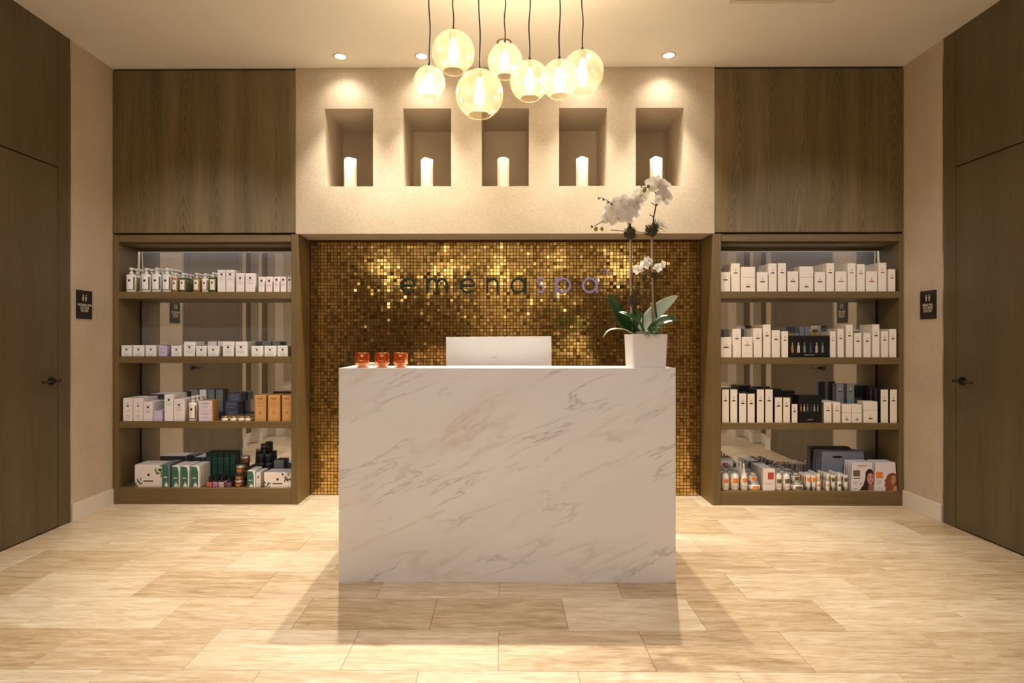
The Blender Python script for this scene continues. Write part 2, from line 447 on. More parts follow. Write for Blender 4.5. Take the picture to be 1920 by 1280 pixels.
# ---- side walls
def side_wall(side):
    s = -1 if side == 'left' else 1
    X = XL if s < 0 else XR
    yb, yj, yd, yj2, ye = (3.908, 3.799, 2.80, 2.69, 0) if s < 0 else (3.945, 3.836, 2.83, 2.72, 0)
    def bx(mb, d0, d1, *r):        # d = distance outwards from wall plane
        a, b = X + s * d0, X + s * d1
        return mb.box(min(a, b), max(a, b), *r)
    AD = XA - abs(X)               # depth of the lobby alcove beyond the wall plane
    mb = MB(); bx(mb, 0, .1, yb, YT + .3, 0, ZC)
    for ya, yz in ((2.60, yj2), (2.17, 2.25), (1.58, 1.75)): bx(mb, 0, .25, ya, yz, 0, ZC)
    bx(mb, .12, .25, 1.75, 2.60, 0, ZC); bx(mb, 0, AD + .1, 1.48, 1.58, 0, ZC); bx(mb, AD, AD + .1, YB, 1.48, 0, ZC)
    wl_ = structure(build('wall_' + side, mb, WALL), 'beige textured wall beside the %s door' % side)
    for ya, yz in ((2.25, 2.60), (1.75, 2.17)):
        mb = MB(); bx(mb, .10, .12, ya + .001, yz - .001, 0, ZC); build('added_dark_panel', mb, WOODY, wl_)  # dark veneer stands in for shade on the recessed wall
        mb = MB(); bx(mb, .0005, .0995, ya, ya + .004, 0, ZC); build('lit_tone_reveal', mb, WHITEPAINT, wl_)  # white paint stands in for light falling on this edge face
    # baseboards
    mb = MB(); bx(mb, -.012, 0, yb + .004, YF - .002, 0, .118)
    for ya, yz in ((2.60, yj2), (2.17, 2.25), (1.48, 1.75)): bx(mb, -.012, 0, ya, yz, 0, .118)
    for ya, yz in ((2.25, 2.60), (1.75, 2.17)): bx(mb, .088, .10, ya + .004, yz, 0, .118); bx(mb, -.012, .088, ya + .004, ya + .016, 0, .118)
    bx(mb, AD - .012, AD, YB, 1.48, 0, .118)
    structure(build('baseboard_' + side, mb, WHITEPAINT), 'white painted baseboard along the %s wall' % side)
    # corner bead and wood portal
    mb = MB(); bx(mb, -.003, .02, yb - .008, yb + .001, 0, ZC)
    structure(build('trim_%d' % (3 if s < 0 else 4), mb, CHROME), 'slim metal edge beside the %s door' % side)
    g = .003
    mb = MB(); bx(mb, .012, .10, yj2, yb - .008, 0, ZC)
    por = structure(build('trim_%d' % (5 if s < 0 else 6), mb, DARKGAP), 'dark oak door surround on the %s wall' % side)
    mb = MB(); bx(mb, 0, .012, yj + g, yb - .008, 0, ZC); build('jamb_panel', mb, WOODY, por)
    mb = MB(); bx(mb, 0, .012, yj2, yd - g, 0, ZC); build('jamb_panel', mb, WOODY, por)
    mb = MB(); bx(mb, 0, .012, yd, yj, 2.39, ZC); build('over_door_panel', mb, WOODY, por)
    mb = MB(); bx(mb, .001, .012, yd + .001, yj - .001, .006, 2.381)
    d = structure(build('door_%d' % (1 if s < 0 else 2), mb, WOODY), 'flush dark oak door in the %s wall' % side)
    # lever handle
    hy = yj - .06; hz = .975
    mb = MB(); n = 14
    ring = [(hy + .026 * math.cos(2 * PI * k / n), hz + .026 * math.sin(2 * PI * k / n)) for k in range(n)]
    x0, x1 = X - s * .010, X + s * .002
    vs = [(x0, a, b) for a, b in ring] + [(x1, a, b) for a, b in ring]
    mb.add(vs, [tuple(range(n)), tuple(range(2 * n - 1, n - 1, -1))] + [(i, n + i, n + (i + 1) % n, (i + 1) % n) for i in range(n)])
    mb.tube([(X - s * .005, hy, hz), (X - s * .055, hy, hz)], .010, 10)
    hd = build('door_handle', mb, BRONZE, d)
    mb = MB(); mb.tube([(X - s * .052, hy + .016, hz), (X - s * .054, hy - .05, hz), (X - s * .050, hy - .13, hz)], [.010, .009, .008], 10)
    build('lever', mb, BRONZE, hd)
side_wall('left'); side_wall('right')
wf = structure(build('wall_front', MB().box(-XA, XA, YB - .1, YB, 0, ZC), WALL), 'beige wall behind the camera')
for a, b in ((-XA, -2.6), (-2.6, -.95), (.95, 2.6), (2.6, XA)): build('added_dark_panel', MB().bbox(a + .002, b - .002, YB, YB + .02, .0, ZC, .002), WOODX, wf)  # dark panels added so the mosaic reflects darker sides around a pale centre

# ---- mosaic wall
TX0, TX1 = -1.545, 1.566
mw = structure(build('wall_recess', MB().box(TX0 - .03, TX1 + .03, YT + .004, YT + .06, 0, BZ), GROUT), 'recess wall clad in small bronze gold mosaic tiles')
def mosaic():
    p = .02655; tw = .0232
    nx = int((TX1 - TX0 - .002) / p); nz = int((BZ - .004) / p)
    rng = np.random.default_rng(3)
    ix, iz = np.meshgrid(np.arange(nx), np.arange(nz)); ix = ix.ravel(); iz = iz.ravel(); n = ix.size
    cx = TX0 + .003 + (ix + .5) * p + rng.normal(0, .00025, n); cz = .003 + (iz + .5) * p + rng.normal(0, .00025, n)
    big = rng.random(n) < .35
    sx = np.where(big, rng.normal(0, .022, n), rng.normal(0, .004, n)); sz = np.where(big, rng.normal(0, .026, n), rng.normal(0, .004, n))
    sheet = rng.normal(0, .005, (nz // 11 + 1, nx // 11 + 1, 2)); sx += sheet[iz // 11, ix // 11, 0]; sz += sheet[iz // 11, ix // 11, 1]
    h = tw / 2; b = .0007
    V = np.zeros((n, 8, 3))
    for k, (a, c) in enumerate(((-1, -1), (1, -1), (1, 1), (-1, 1))):
        V[:, k, 0] = cx + a * (h - b); V[:, k, 2] = cz + c * (h - b); V[:, k, 1] = YT + .0018 + sx * a * (h - b) + sz * c * (h - b)
        V[:, 4 + k, 0] = cx + a * h; V[:, 4 + k, 2] = cz + c * h; V[:, 4 + k, 1] = YT + .0042
    q = np.array([[0, 1, 2, 3], [4, 5, 1, 0], [5, 6, 2, 1], [6, 7, 3, 2], [7, 4, 0, 3]])
    Fs = (np.arange(n) * 8)[:, None, None] + q[None]
    me = bpy.data.meshes.new('mosaic_tiles'); me.vertices.add(n * 8); me.loops.add(n * 20); me.polygons.add(n * 5)
    me.vertices.foreach_set('co', V.ravel()); me.loops.foreach_set('vertex_index', Fs.ravel().astype(np.int32))
    me.polygons.foreach_set('loop_start', (np.arange(n * 5) * 4).astype(np.int32)); me.update(calc_edges=True)
    me.polygons.foreach_set('use_smooth', np.zeros(n * 5, dtype=bool))
    tint = np.where(rng.random(n) < .2, rng.uniform(.05, .35, n), rng.uniform(.40, .8, n))
    at = me.attributes.new('tint', 'FLOAT', 'FACE'); at.data.foreach_set('value', np.repeat(tint, 5).astype(np.float32))
    me.materials.append(MOSAIC)
    o = link('mosaic_tiles', me, mw); o['kind'] = 'stuff'; o['label'] = 'small square bronze and gold glossy mosaic tiles'
mosaic()

# ================================================================== DISPLAY CABINETS
SHELF_Z = {'left': [1.603, 1.116, .625, .122], 'right': [1.604, 1.109, .618, .107]}
CABX = {'left': (-2.952, -2.909, -1.600, -1.5485), 'right': (1.5695, 1.631, 2.964, 2.992)}
NAMES = ['top', 'second', 'third', 'bottom']
def cabinet(side):
    x0, i0, i1, x1 = CABX[side]
    c = empty('display_cabinet', ((x0 + x1) / 2, YF, 0))
    tag(c, 'built-in oak display cabinet with mirrored back and four product shelves, %s of desk' % side, 'cabinet', 'display cabinets flanking the desk')
    cx = -(x0 + x1) / 2
    def part(name, mb, mat, par=None):
        o = build(name, mb, mat, par or c)
        if not par: o.matrix_parent_inverse = Matrix.Translation((cx, -YF, 0))
        return o
    part('side_panel', MB().bbox(x0, i0, YF, YT + .01, 0, 2.036, .002), WOODV)
    part('side_panel', MB().bbox(i1, x1, YF, YT + .01, 0, 2.036, .002), WOODV)
    part('top_rail', MB().bbox(i0, i1, YF + .004, YF + .05, 1.982, 2.034, .0015), WOODH)
    part('top_panel', MB().box(i0, i1, YF + .05, YT - .031, 1.968, 2.034), WOODH)
    part('light_baffle', MB().box(i0, i1, YT - .031, YT - .026, 1.942, 2.12), WOODH)
    for xa in (i0, i1 - .010): part('mirror_joint', MB().box(xa, xa + .010, YT - .004, YT, .1, 2.034), DARKGAP)
    ms = part('mirror_panel', MB().box(i0, i1, YT, YT + .008, .1, 2.12), MIRROR); ms['label'] = 'mirrored back panel'
    zs = SHELF_Z[side]
    for z in zs[:3]: part('shelf', MB().bbox(i0, i1, YF + .003, YT - .001, z - .050, z, .0015), WOODH)
    part('shelf', MB().box(i0, i1, YF + .0302, YT - .001, zs[3] - .02, zs[3]), WOODH)
    part('plinth', MB().bbox(i0, i1, YF + .002, YF + .03, 0, zs[3], .0015), WOODH)
    st = part('led_strip', MB().box(i0 + .03, i1 - .03, YT - .020, YT - .008, 2.102, 2.112), LEDM); st['label'] = 'cool white LED strip'
    d = bpy.data.lights.new('led_light', 'AREA'); d.shape = 'RECTANGLE'; d.size = i1 - i0 - .02; d.size_y = .010; d.energy = LED_W; d.color = (.72, .80, 1.0)
    lo = bpy.data.objects.new('led_light', d); COL.objects.link(lo); lo.location = ((i0 + i1) / 2, YT - .014, 2.100)
for sd in ('left', 'right'): cabinet(sd)

# ================================================================== CEILING FITTINGS
def downlight(x, y, lit, label, group, watts, deg=80, tilt=-12.0, col=WARM):
    t = empty('downlight', (x, y, ZC)); tag(t, label, 'ceiling light', group)
    prof = [(.036, -.001), (.038, -.004), (.048, -.005), (.053, -.002), (.053, .0)]
    build('trim_ring', MB().lathe(prof, 24, cap=False), WHITEPAINT if lit else BRASS, t)
    build('lens', MB().lathe([(0.0001, -.0015), (.020, -.0022), (.0365, -.0012), (.0365, .0)], 24, cap=False), LENS if lit else LENSDIM, t)
    if tilt == -12.0 and lit: spot('downlight_spill', (0, 0, -.012), watts * .034, 120, 1.0, .022, col, t, math.radians(14))
    if watts: spot('downlight_lamp', (0, 0, -.012), watts, deg, 1.0, .022, col, t, math.radians(tilt))
wl = ['downlight over the leftmost candle niche', 'downlight over the second candle niche from the left', None, 'downlight behind the pendants over the fourth candle niche', 'downlight over the rightmost candle niche']
for i, x in enumerate((-1.18, -.59, 0, .60, 1.19)):
    if wl[i]: downlight(x, 4.155, True, wl[i], 'downlights along the niche wall', DOWN_W * (1, 1, 0, .8, 1)[i])
downlight(.004, 3.965, False, 'dim brass rimmed downlight behind the pendants above the desk', 'downlights along the niche wall', DOWN_W * .24, 84, 2.0)
for j, y in enumerate((1.35, -1.5, -3.6, -5.4)):
    for i, x in enumerate((-2.0, -.7, .7, 2.0)):
        downlight(x, y, True, 'added lobby downlight out of view, row %s, number %s from the left' % (('one', 'two', 'three', 'four')[j], ('one', 'two', 'three', 'four')[i]), 'added downlights over the lobby', ROOM_W * ((.3, 1.2, 1.2, .3), (.1, .35, .35, .1), (.08, .12, .12, .08), (.08, .12, .12, .08))[j][i], 130, 0.0, COOLER)  # added lamps: fill for the desk front, sparkle for the mosaic
for i, x in enumerate((-.45, .45)):
    downlight(x, YB + .35, True, '%s added downlight washing the wall behind the camera, for reflections' % ('left', 'right')[i], 'added downlights over the lobby', 130, 100, 0.0, COOLER)  # added pair, brightens the pale centre wall that the mosaic reflects
for i, x in enumerate((-2.25, 2.30)):
    downlight(x, 2.25, True, 'accent downlight aimed at the %s display cabinet' % ('left', 'right')[i], 'accent downlights for the cabinets', ACCENT_W, 54, 46.5, COOLER)
for i, x in enumerate((-2.6, -1.3, 0, 1.3, 2.6)):
    t = empty('added_lobby_lamp', (x, -4.1, 2.78)); tag(t, 'added frosted globe lamp, unseen behind the camera for mosaic reflections, %s of five' % ('first', 'second', 'third', 'fourth', 'fifth')[i], 'pendant light', 'added globe lamps in the lobby')  # added unseen globes, bright spots for the mosaic to reflect
    build('shade', MB().lathe([(.20 * math.cos(math.radians(a_)), .20 * math.sin(math.radians(a_))) for a_ in range(-88, 89, 11)], 24, cap=True), FROST, t)
    build('rod', MB().tube([(0, 0, .195), (0, 0, ZC - 2.78)], .008, 8), BRASS, t)
g = empty('ceiling_grille', (1.675, 3.2, ZC)); tag(g, 'white flush ceiling air grille at the top right', 'ceiling vent')
build('frame', MB().box(-.315, .315, -.30, -.27, -.010, 0).box(-.315, .315, .27, .30, -.010, 0).box(-.315, -.285, -.27, .27, -.010, 0).box(.285, .315, -.27, .27, -.010, 0), WHITEPAINT, g)
for k in range(12): build('slat', MB().add([(-.285, -.26 + k * .045, -.001), (.285, -.26 + k * .045, -.001), (.285, -.235 + k * .045, -.009), (-.285, -.235 + k * .045, -.009), (-.285, -.258 + k * .045, 0), (.285, -.258 + k * .045, 0), (.285, -.233 + k * .045, -.008), (-.285, -.233 + k * .045, -.008)], [(0, 1, 2, 3), (7, 6, 5, 4), (0, 4, 5, 1), (1, 5, 6, 2), (2, 6, 7, 3), (3, 7, 4, 0)]), WHITEPAINT, g)

# ---- pendants
def pendant(x, y, z, r, label, seed):
    t = empty('pendant_lamp', (x, y, z)); tag(t, label, 'pendant light', 'amber globe pendants over the desk')
    rnd = random.Random(seed)
    prof = []; n = 22; a0 = math.radians(-61); a1 = math.radians(84)
    for k in range(n + 1):
        a = a0 + (a1 - a0) * k / n; prof.append((r * math.cos(a), r * math.sin(a)))
    inner = [(p[0] * .978, p[1] * .978) for p in reversed(prof)]
    gb = build('globe', MB().lathe(prof, 40, cap=False), GLOBE, t)
    rim = r * math.cos(a0); rz = r * math.sin(a0)
    build('rim', MB().tube([(rim * math.cos(2 * PI * k / 32), rim * math.sin(2 * PI * k / 32), rz) for k in range(33)], .0022, 6), GLOBE, gb)
    top = r
    build('cord_grip', MB().lathe([(.013, 0), (.011, .006), (.006, .022), (.0045, .028)], 12, (0, 0, top - .002)), BLACK, t)
    sk = build('socket', MB().lathe([(.021, -.004), (.0225, -.008), (.0225, -.040), (.017, -.046)], 16, (0, 0, top)), BRASS, t)
    bl = r * 1.02
    bp = [(.013, 0), (.015, -.02), (.020, -bl * .35), (.0275, -bl * .7), (.026, -bl * .9), (.016, -bl * .99), (.0001, -bl)]
    build('bulb', MB().lathe(bp, 16, (0, 0, top - .046), cap=False), BULB, sk)
    pts = []; hgt = ZC - (z + top) - .026; ph = rnd.random() * 6
    for k in range(21):
        s = k / 20; wv = .0045 * math.sin(s * 9 + ph) * math.sin(s * PI)
        pts.append((wv, 0, top + .026 + s * hgt))
    build('cord', MB().tube(pts, .0036, 8), BLACK, t)
    build('canopy', MB().lathe([(.0001, -.022), (.02, -.022), (.034, -.014), (.036, 0)], 20, (0, 0, ZC - z)), BLACK, t)
    d = bpy.data.lights.new('bulb_light', 'POINT'); d.energy = PEND_W; d.color = (1.0, .82, .58); d.shadow_soft_size = .035
    lo = bpy.data.objects.new('bulb_light', d); COL.objects.link(lo); lo.parent = t; lo.location = (0, 0, top - .046 - bl * .65)
PEND = [(-.404, 3.14, 2.647, .087, 'smallest amber glass globe pendant at the far left of the cluster'),
        (-.280, 3.22, 2.849, .119, 'large amber globe pendant hanging highest, second from the left'),
        (-.128, 3.08, 2.557, .128, 'large amber globe pendant hanging lowest in the cluster'),
        (.009, 3.34, 2.858, .1005, 'amber globe pendant fourth from the left, in the middle of the cluster'),
        (.148, 3.26, 2.707, .112, 'amber globe pendant fifth from the left, right of the middle'),
        (.299, 3.08, 2.635, .101, 'amber globe pendant hanging in front of the rightmost globe'),
        (.449, 3.28, 2.764, .120, 'amber globe pendant at the far right of the cluster')]
for i, p in enumerate(PEND): pendant(*p, i)

# ================================================================== CANDLES IN THE NICHES
CX = [-1.171, -.585, -.002, .600, 1.163]
on = ['leftmost', 'second', 'middle', 'fourth', 'rightmost']
for i, x in enumerate(CX):
    rnd = random.Random(20 + i); seg = 28; r = .047; h = .223 + rnd.uniform(-.003, .004)
    mb = MB(); vs = []; fs = []
    prof = [(r * .97, 0), (r, .006), (r, h * .6)]
    zr = [h + .004 * math.sin(3 * 2 * PI * k / seg + rnd.random()) + rnd.uniform(-.002, .002) for k in range(seg)]
    rings = [[(pr * math.cos(2 * PI * k / seg), pr * math.sin(2 * PI * k / seg), pz) for k in range(seg)] for pr, pz in prof]
    for rr, dz in ((r, -.004), (r * .95, .0), (r * .88, -.003), (r * .75, -.016), (r * .3, -.02)):
        rings.append([(rr * math.cos(2 * PI * k / seg), rr * math.sin(2 * PI * k / seg), zr[k] + dz if rr > r * .8 else h + dz) for k in range(seg)])
    for ring in rings: vs += ring
    for a in range(len(rings) - 1):
        for k in range(seg): fs.append((a * seg + k, a * seg + (k + 1) % seg, (a + 1) * seg + (k + 1) % seg, (a + 1) * seg + k))
    fs.append(tuple(reversed(range(seg)))); fs.append(tuple((len(rings) - 1) * seg + k for k in range(seg)))
    mb.add(vs, fs, 0, True)
    t = tag(build('pillar_candle', mb, WAX, None, (x, YF + .07, NZ0)), 'ivory pillar candle in the %s wall niche' % (on[i] if i in (0, 2, 4) else on[i] + ' from left'), 'candle', 'candles in the wall niches')
    build('wick', MB().tube([(0, 0, h - .021), (.001, 0, h - .012), (.002, 0, h - .005)], .0014, 6), BLACK, t)

# ================================================================== RECEPTION DESK
DX0, DX1, DY, DZ = -.847, .882, 2.955, 1.100
dk = empty('reception_desk', ((DX0 + DX1) / 2, DY, 0)); tag(dk, 'white marble reception desk with grey veining', 'desk')
dinv = Matrix.Translation((-(DX0 + DX1) / 2, -DY, 0))
def dpart(name, mb, mat):
    o = build(name, mb, mat, dk); o.matrix_parent_inverse = dinv; return o
dpart('front_panel', MB().bbox(DX0, DX1, DY, DY + .03, 0, DZ, .0012), MARBLE)
dpart('ledge', MB().bbox(DX0 + .0005, DX1 - .0005, DY + .0305, DY + .25, DZ - .03, DZ - .0002, .0012), MARBLE)
for a, b in ((DX0 + .0005, DX0 + .04), (DX1 - .04, DX1 - .0005)):
    dpart('side_panel', MB().bbox(a, b, DY + .251, DY + .70, 0, DZ - .0002, .0012).bbox(a, b, DY + .031, DY + .251, 0, DZ - .031, .0012), MARBLE)
dpart('worktop', MB().bbox(DX0 + .041, DX1 - .041, DY + .04, DY + .69, .70, .74, .002), WOODH)
dpart('inner_panel', MB().box(DX0 + .041, DX1 - .041, DY + .235, DY + .25, .741, DZ - .031), WOODV)

# monitor, seen from behind
mt = empty('computer_monitor', (-.024, DY + .44, .741)); tag(mt, 'white back of a computer monitor behind the marble desk', 'monitor')
mb = MB(); mw_, mh = .310, .385
bm = bmesh.new()
sec = [(-.310, .0), (.310, .0)]
vs = []; n = 13
for zi, z in enumerate((.130, .135, .3, .515, .522)):
    for k in range(n):
        u = -1 + 2 * k / (n - 1); edge = min(1.0, (1 - abs(u)) * 3) ; top = 1 - abs((z - .33) / .2) ** 4
        vs.append((u * mw_, -.004 - .026 * max(0, top) * (1 - u * u), z))
fs = [(r * n + k, r * n + k + 1, (r + 1) * n + k + 1, (r + 1) * n + k) for r in range(4) for k in range(n - 1)]
back = MB().add(vs, fs, 0, True); edge0 = vs[:]; fs = []
b0 = len(vs)
vs += [(-mw_, .006, .130), (mw_, .006, .130), (mw_, .006, .522), (-mw_, .006, .522)]
fs += [(b0, b0 + 3, b0 + 2, b0 + 1), tuple([b0, b0 + 1] + list(range(n - 1, -1, -1))), tuple([b0 + 2, b0 + 3] + list(range(4 * n, 5 * n)))]
fs += [tuple([b0 + 3, b0] + [r * n for r in range(5)]), tuple([b0 + 1, b0 + 2] + [r * n + n - 1 for r in range(4, -1, -1)])]
build('housing', back.add(vs, fs, 0, False), MONW, mt).rotation_euler = (0, math.radians(-.5), 0)
build('screen', MB().box(-.296, .296, .0062, .0075, .150, .508), BLACK, mt)
build('stand', MB().bbox(-.09, .09, -.05, -.042, .006, .30, .002).bbox(-.10, .10, -.10, .10, 0, .008, .002), CHROME, mt)
mk = build('maker_mark', MB().lathe([(.0001, 0), (.019, 0), (.019, .001)], 18, sy=.35), MONG, mt)
mk.rotation_euler = (PI / 2, 0, 0); mk.location = (-.03, -.0292, .400)

# votive holders
for i, (x, lb) in enumerate(((-.742, 'left'), (-.638, 'middle'), (-.540, 'right'))):
    prof = [(.027, 0), (.0275, .012), (.029, .015), (.037, .019), (.0385, .024), (.0385, .075), (.0375, .077), (.0362, .075), (.0362, .026), (.030, .021), (.0001, .020)]
    t = tag(build('votive_holder', MB().lathe(prof, 28, cap=False), COPPER, None, (x, DY + .072, DZ)), '%s of three copper glass votive holders on the marble desk' % lb, 'candle holder', 'votive holders on the desk')
    build('foot', MB().lathe([(.0265, .0005), (.0265, .011), (.0001, .0112)], 24), COPPER, t)
    build('tealight', MB().lathe([(.019, .0215), (.019, .034), (.017, .035), (.0001, .034)], 18), WAX, t)

# ================================================================== WALL LOGO
def arc(cx, cz, r, a0, a1, n=24): return [(cx + r * math.cos(math.radians(a0 + (a1 - a0) * k / n)), cz + r * math.sin(math.radians(a0 + (a1 - a0) * k / n))) for k in range(n + 1)]
lg = empty('wall_lettering', (0, YT - .02, 1.612)); tag(lg, 'dark green and periwinkle spaced lettering reading eména spa on mosaic wall', 'sign')
XH = .123; TS = .0165
def letter(name, x0, strokes, mat, scale=1.0, z=0.0, ts=TS):
    mb = MB()
    for si, st in enumerate(strokes):
        cl = st[0] == 'c'; pts = [(p[0] * XH * scale, p[1] * XH * scale) for p in (st[1:] if cl else st)]
        mb.ribbon(pts, ts, -.006 - .0005 * si, .006 - .0005 * si, cl)
    pins = MB()
    o = build(name, mb, mat, lg, (x0, 0, z)); return o
r_ = .5 - .067
E_ = [arc(.5, .5, r_, 0, 318, 40), [(.08, .5), (.93, .5)]]
A_ = [['c'] + arc(.5, .5, r_, 0, 352.5, 47), [(.955, 0.0), (.955, 1.0)]]
N_ = [[(.07, 0), (.07, 1.0)], [(.07, .52)] + arc(.40, .60, .335, 170, 0, 18) + [(.735, 0)]]
M_ = [[(.07, 0), (.07, 1.0)], [(.07, .56)] + arc(.39, .62, .31, 170, 0, 18) + [(.70, 0)], [(.70, .56)] + arc(1.02, .62, .31, 170, 0, 18) + [(1.33, 0)]]
P_ = [['c'] + arc(.5, .5, r_, 0, 352.5, 47), [(.045, 1.0), (.045, -.34)]]
S_ = [arc(.29, .735, .195, 30, 240, 18) + [(.29, .50)] + arc(.27, .265, .205, 60, -150, 18)]
letter('letter_e', -.822, E_, LOGOG); letter('letter_m', -.617, M_, LOGOG)
e2 = letter('letter_e_acute', -.348, E_ + [[(.42, 1.16), (.66, 1.40)]], LOGOG)
letter('letter_n', -.137, N_, LOGOG); letter('letter_a', .056, A_, LOGOG)
letter('letter_s', .259, S_, LOGOB); letter('letter_p', .413, P_, LOGOB); letter('letter_a', .622, A_, LOGOB)
letter('trademark', .787, [[(0, 1), (.62, 1)], [(.31, 1), (.31, 0)], [(.85, 0), (.85, 1), (1.25, .3), (1.65, 1), (1.65, 0)]], LOGOB, .27, .149, .005)

# ================================================================== LOCKER ROOM SIGNS
def text_mesh(txt, size, mat, spacing=1.0):
    cu = bpy.data.curves.new('t', 'FONT'); cu.body = txt; cu.size = size; cu.align_x = 'CENTER'; cu.extrude = .0006; cu.resolution_u = 3; cu.space_line = .84; cu.offset = size * .012
    o = bpy.data.objects.new('t', cu); COL.objects.link(o)
    dg = bpy.context.evaluated_depsgraph_get(); me = bpy.data.meshes.new_from_object(o.evaluated_get(dg))
    bpy.data.objects.remove(o); me.materials.clear(); me.materials.append(mat); return me
def room_sign(side):
    s = -1 if side == 'left' else 1
    # local frame: x right across the plate, y into the wall, z up
    t = empty('door_sign', (XL + .0005 if s < 0 else XR - .0005, 4.033 if s < 0 else 4.079, 1.489))
    t.rotation_euler = (0, 0, PI / 2 if s < 0 else -PI / 2)
    word = 'WOMEN' if s < 0 else 'MEN'
    tag(t, 'black %s spa locker room sign on the %s wall' % (word.lower(), side), 'sign', 'locker room signs')
    build('plate', MB().bbox(-.076, .076, -.006, 0, -.1, .1, .0012), BLACK, t)
    me = text_mesh(word + ' SPA\nLOCKER\nROOM', .0235 if s < 0 else .025, SIGNT)
    o = link('lettering', me, t, (0, -.0068, -.010)); o.rotation_euler = (PI / 2, 0, 0)
    for dx in (-.014, .014):
        mb = MB(); mb.lathe([(.0001, 0), (.0048, 0), (.0048, .0012)], 12, (0, 0, 0))
        h = build('figure_head', mb, SIGNT, t, (dx, -.0062, .066)); h.rotation_euler = (PI / 2, 0, 0)
        w1, w2 = (.0045, .0085) if s < 0 else (.0078, .0050)
        build('figure_body', MB().prism([(-w1, .018), (w1, .018), (w2, .000), (.003, .000), (.003, -.016), (-.003, -.016), (-w2, .000)], -.0072, -.006), SIGNT, t, (dx, 0, .040))
    mb = MB()
    for k in range(11): mb.lathe([(.0001, .0008), (.0011, .0003), (.0014, 0)], 6, ((k - 5) * .009, 0, 0), cap=False)
    o = build('braille', mb, BLACK, t, (0, -.006, -.082)); o.rotation_euler = (PI / 2, 0, 0)
room_sign('left'); room_sign('right')

# ================================================================== POTTED ORCHID
PX, PY = .757, DY + .125
oc = empty('potted_orchid', (PX, PY, DZ)); tag(oc, 'white orchid on stakes in a square white ceramic pot', 'plant')
def P(x, z, dy=0.0): return (x - PX, dy, z - DZ)          # world x,z -> local
mb = MB()
def rsq(hw, r, z, n=4):
    out = []
    for cx, cy, a0 in ((hw - r, hw - r, 0), (-hw + r, hw - r, 90), (-hw + r, -hw + r, 180), (hw - r, -hw + r, 270)):
        for k in range(n + 1):
            a = math.radians(a0 + 90 * k / n); out.append((cx + r * math.cos(a), cy + r * math.sin(a), z))
    return out
rings = [rsq(.086, .010, 0), rsq(.0885, .012, .004), rsq(.0945, .012, .172), rsq(.0935, .011, .174), rsq(.0855, .009, .174), rsq(.084, .009, .145)]
m = len(rings[0]); vs = [p for r in rings for p in r]
fs = [(a * m + k, a * m + (k + 1) % m, (a + 1) * m + (k + 1) % m, (a + 1) * m + k) for a in range(5) for k in range(m)] + [tuple(reversed(range(m))), tuple(5 * m + k for k in range(m))]
build('pot', MB().add(vs, fs), POTW, oc)
# soil / moss mound
def blob(c, r, seed, n=10, jag=.25, sz=1.0):
    bm = bmesh.new(); bmesh.ops.create_icosphere(bm, subdivisions=3, radius=1.0); rr = random.Random(seed)
    for v in bm.verts:
        f = 1 + rr.uniform(-jag, jag); v.co = Vector((c[0] + v.co.x * r * f, c[1] + v.co.y * r * f, c[2] + v.co.z * r * f * sz))
    bm.verts.index_update(); out = MB().add([v.co[:] for v in bm.verts], [[v.index for v in f.verts] for f in bm.faces]); bm.free(); return out
build('soil', blob((0, 0, .165), .078, 1, jag=.12, sz=.32), MOSS, oc)
# stakes
build('stake', MB().tube([(P(.686, 1.27, .0)), P(.679, 1.55), P(.676, 1.83)], .0055, 8), BAMBOO, oc)
build('stake', MB().tube([(P(.800, 1.27, .0)), P(.795, 1.55), P(.791, 1.85)], .0055, 8), BAMBOO, oc)
build('cross_stick', MB().tube([P(.572, 1.829, -.012), P(.885, 1.805, -.012)], .0032, 6), BAMBOO, oc)
# moss balls with wisps
def mossball(x, z, r, seed, wisps=60, sz=1.0):
    mb = blob(P(x, z), r, seed, jag=.16, sz=sz); rr = random.Random(seed)
    for k in range(wisps):
        a = rr.uniform(0, 2 * PI); b = rr.uniform(-.7, 1.2); d = Vector((math.cos(a) * math.cos(b), math.sin(a) * math.cos(b), math.sin(b)))
        p = Vector(P(x, z)); mb.tube([p + d * r * .8, p + d * r * 1.25 + Vector((0, 0, .003)), p + d * r * 1.5 - Vector((0, 0, .004))], [.0013, .0011, .0005], 4)
    return build('moss_tie', mb, MOSS, oc)
mossball(.676, 1.812, .030, 5); mossball(.790, 1.826, .031, 6); mossball(.803, 1.590, .018, 8, 30); mossball(.690, 1.455, .021, 9, 30, 1.9); mossball(.752, 1.575, .010, 11, 18, 1.9)
# stems
build('stem', MB().tube([P(.705, 1.26, .01), P(.692, 1.42, .012), P(.686, 1.6, .012), P(.683, 1.80, .01), P(.672, 1.90, -.01), P(.650, 1.955, -.03), P(.610, 1.955, -.05), P(.560, 1.90, -.065), P(.515, 1.862, -.07), P(.475, 1.838, -.07)], [.0055, .005, .005, .0045, .004, .0036, .003, .0026, .0022, .0018], 7), STEM, oc)
build('stem', MB().tube([P(.835, 1.26, .01), P(.812, 1.42, .012), P(.803, 1.62, .012), P(.796, 1.82, .01), P(.802, 1.90, .0), P(.812, 1.965, -.01), P(.815, 2.01, -.015), P(.800, 2.035, -.02), P(.770, 2.045, -.03), P(.738, 2.052, -.035)], [.0055, .005, .005, .0045, .004, .0036, .0034, .003, .0024, .0018], 7), STEM, oc)
build('stem', MB().tube([P(.748, 1.27, .02), P(.750, 1.45, .02), P(.752, 1.60, .015)], [.004, .0036, .003], 7), STEM, oc)
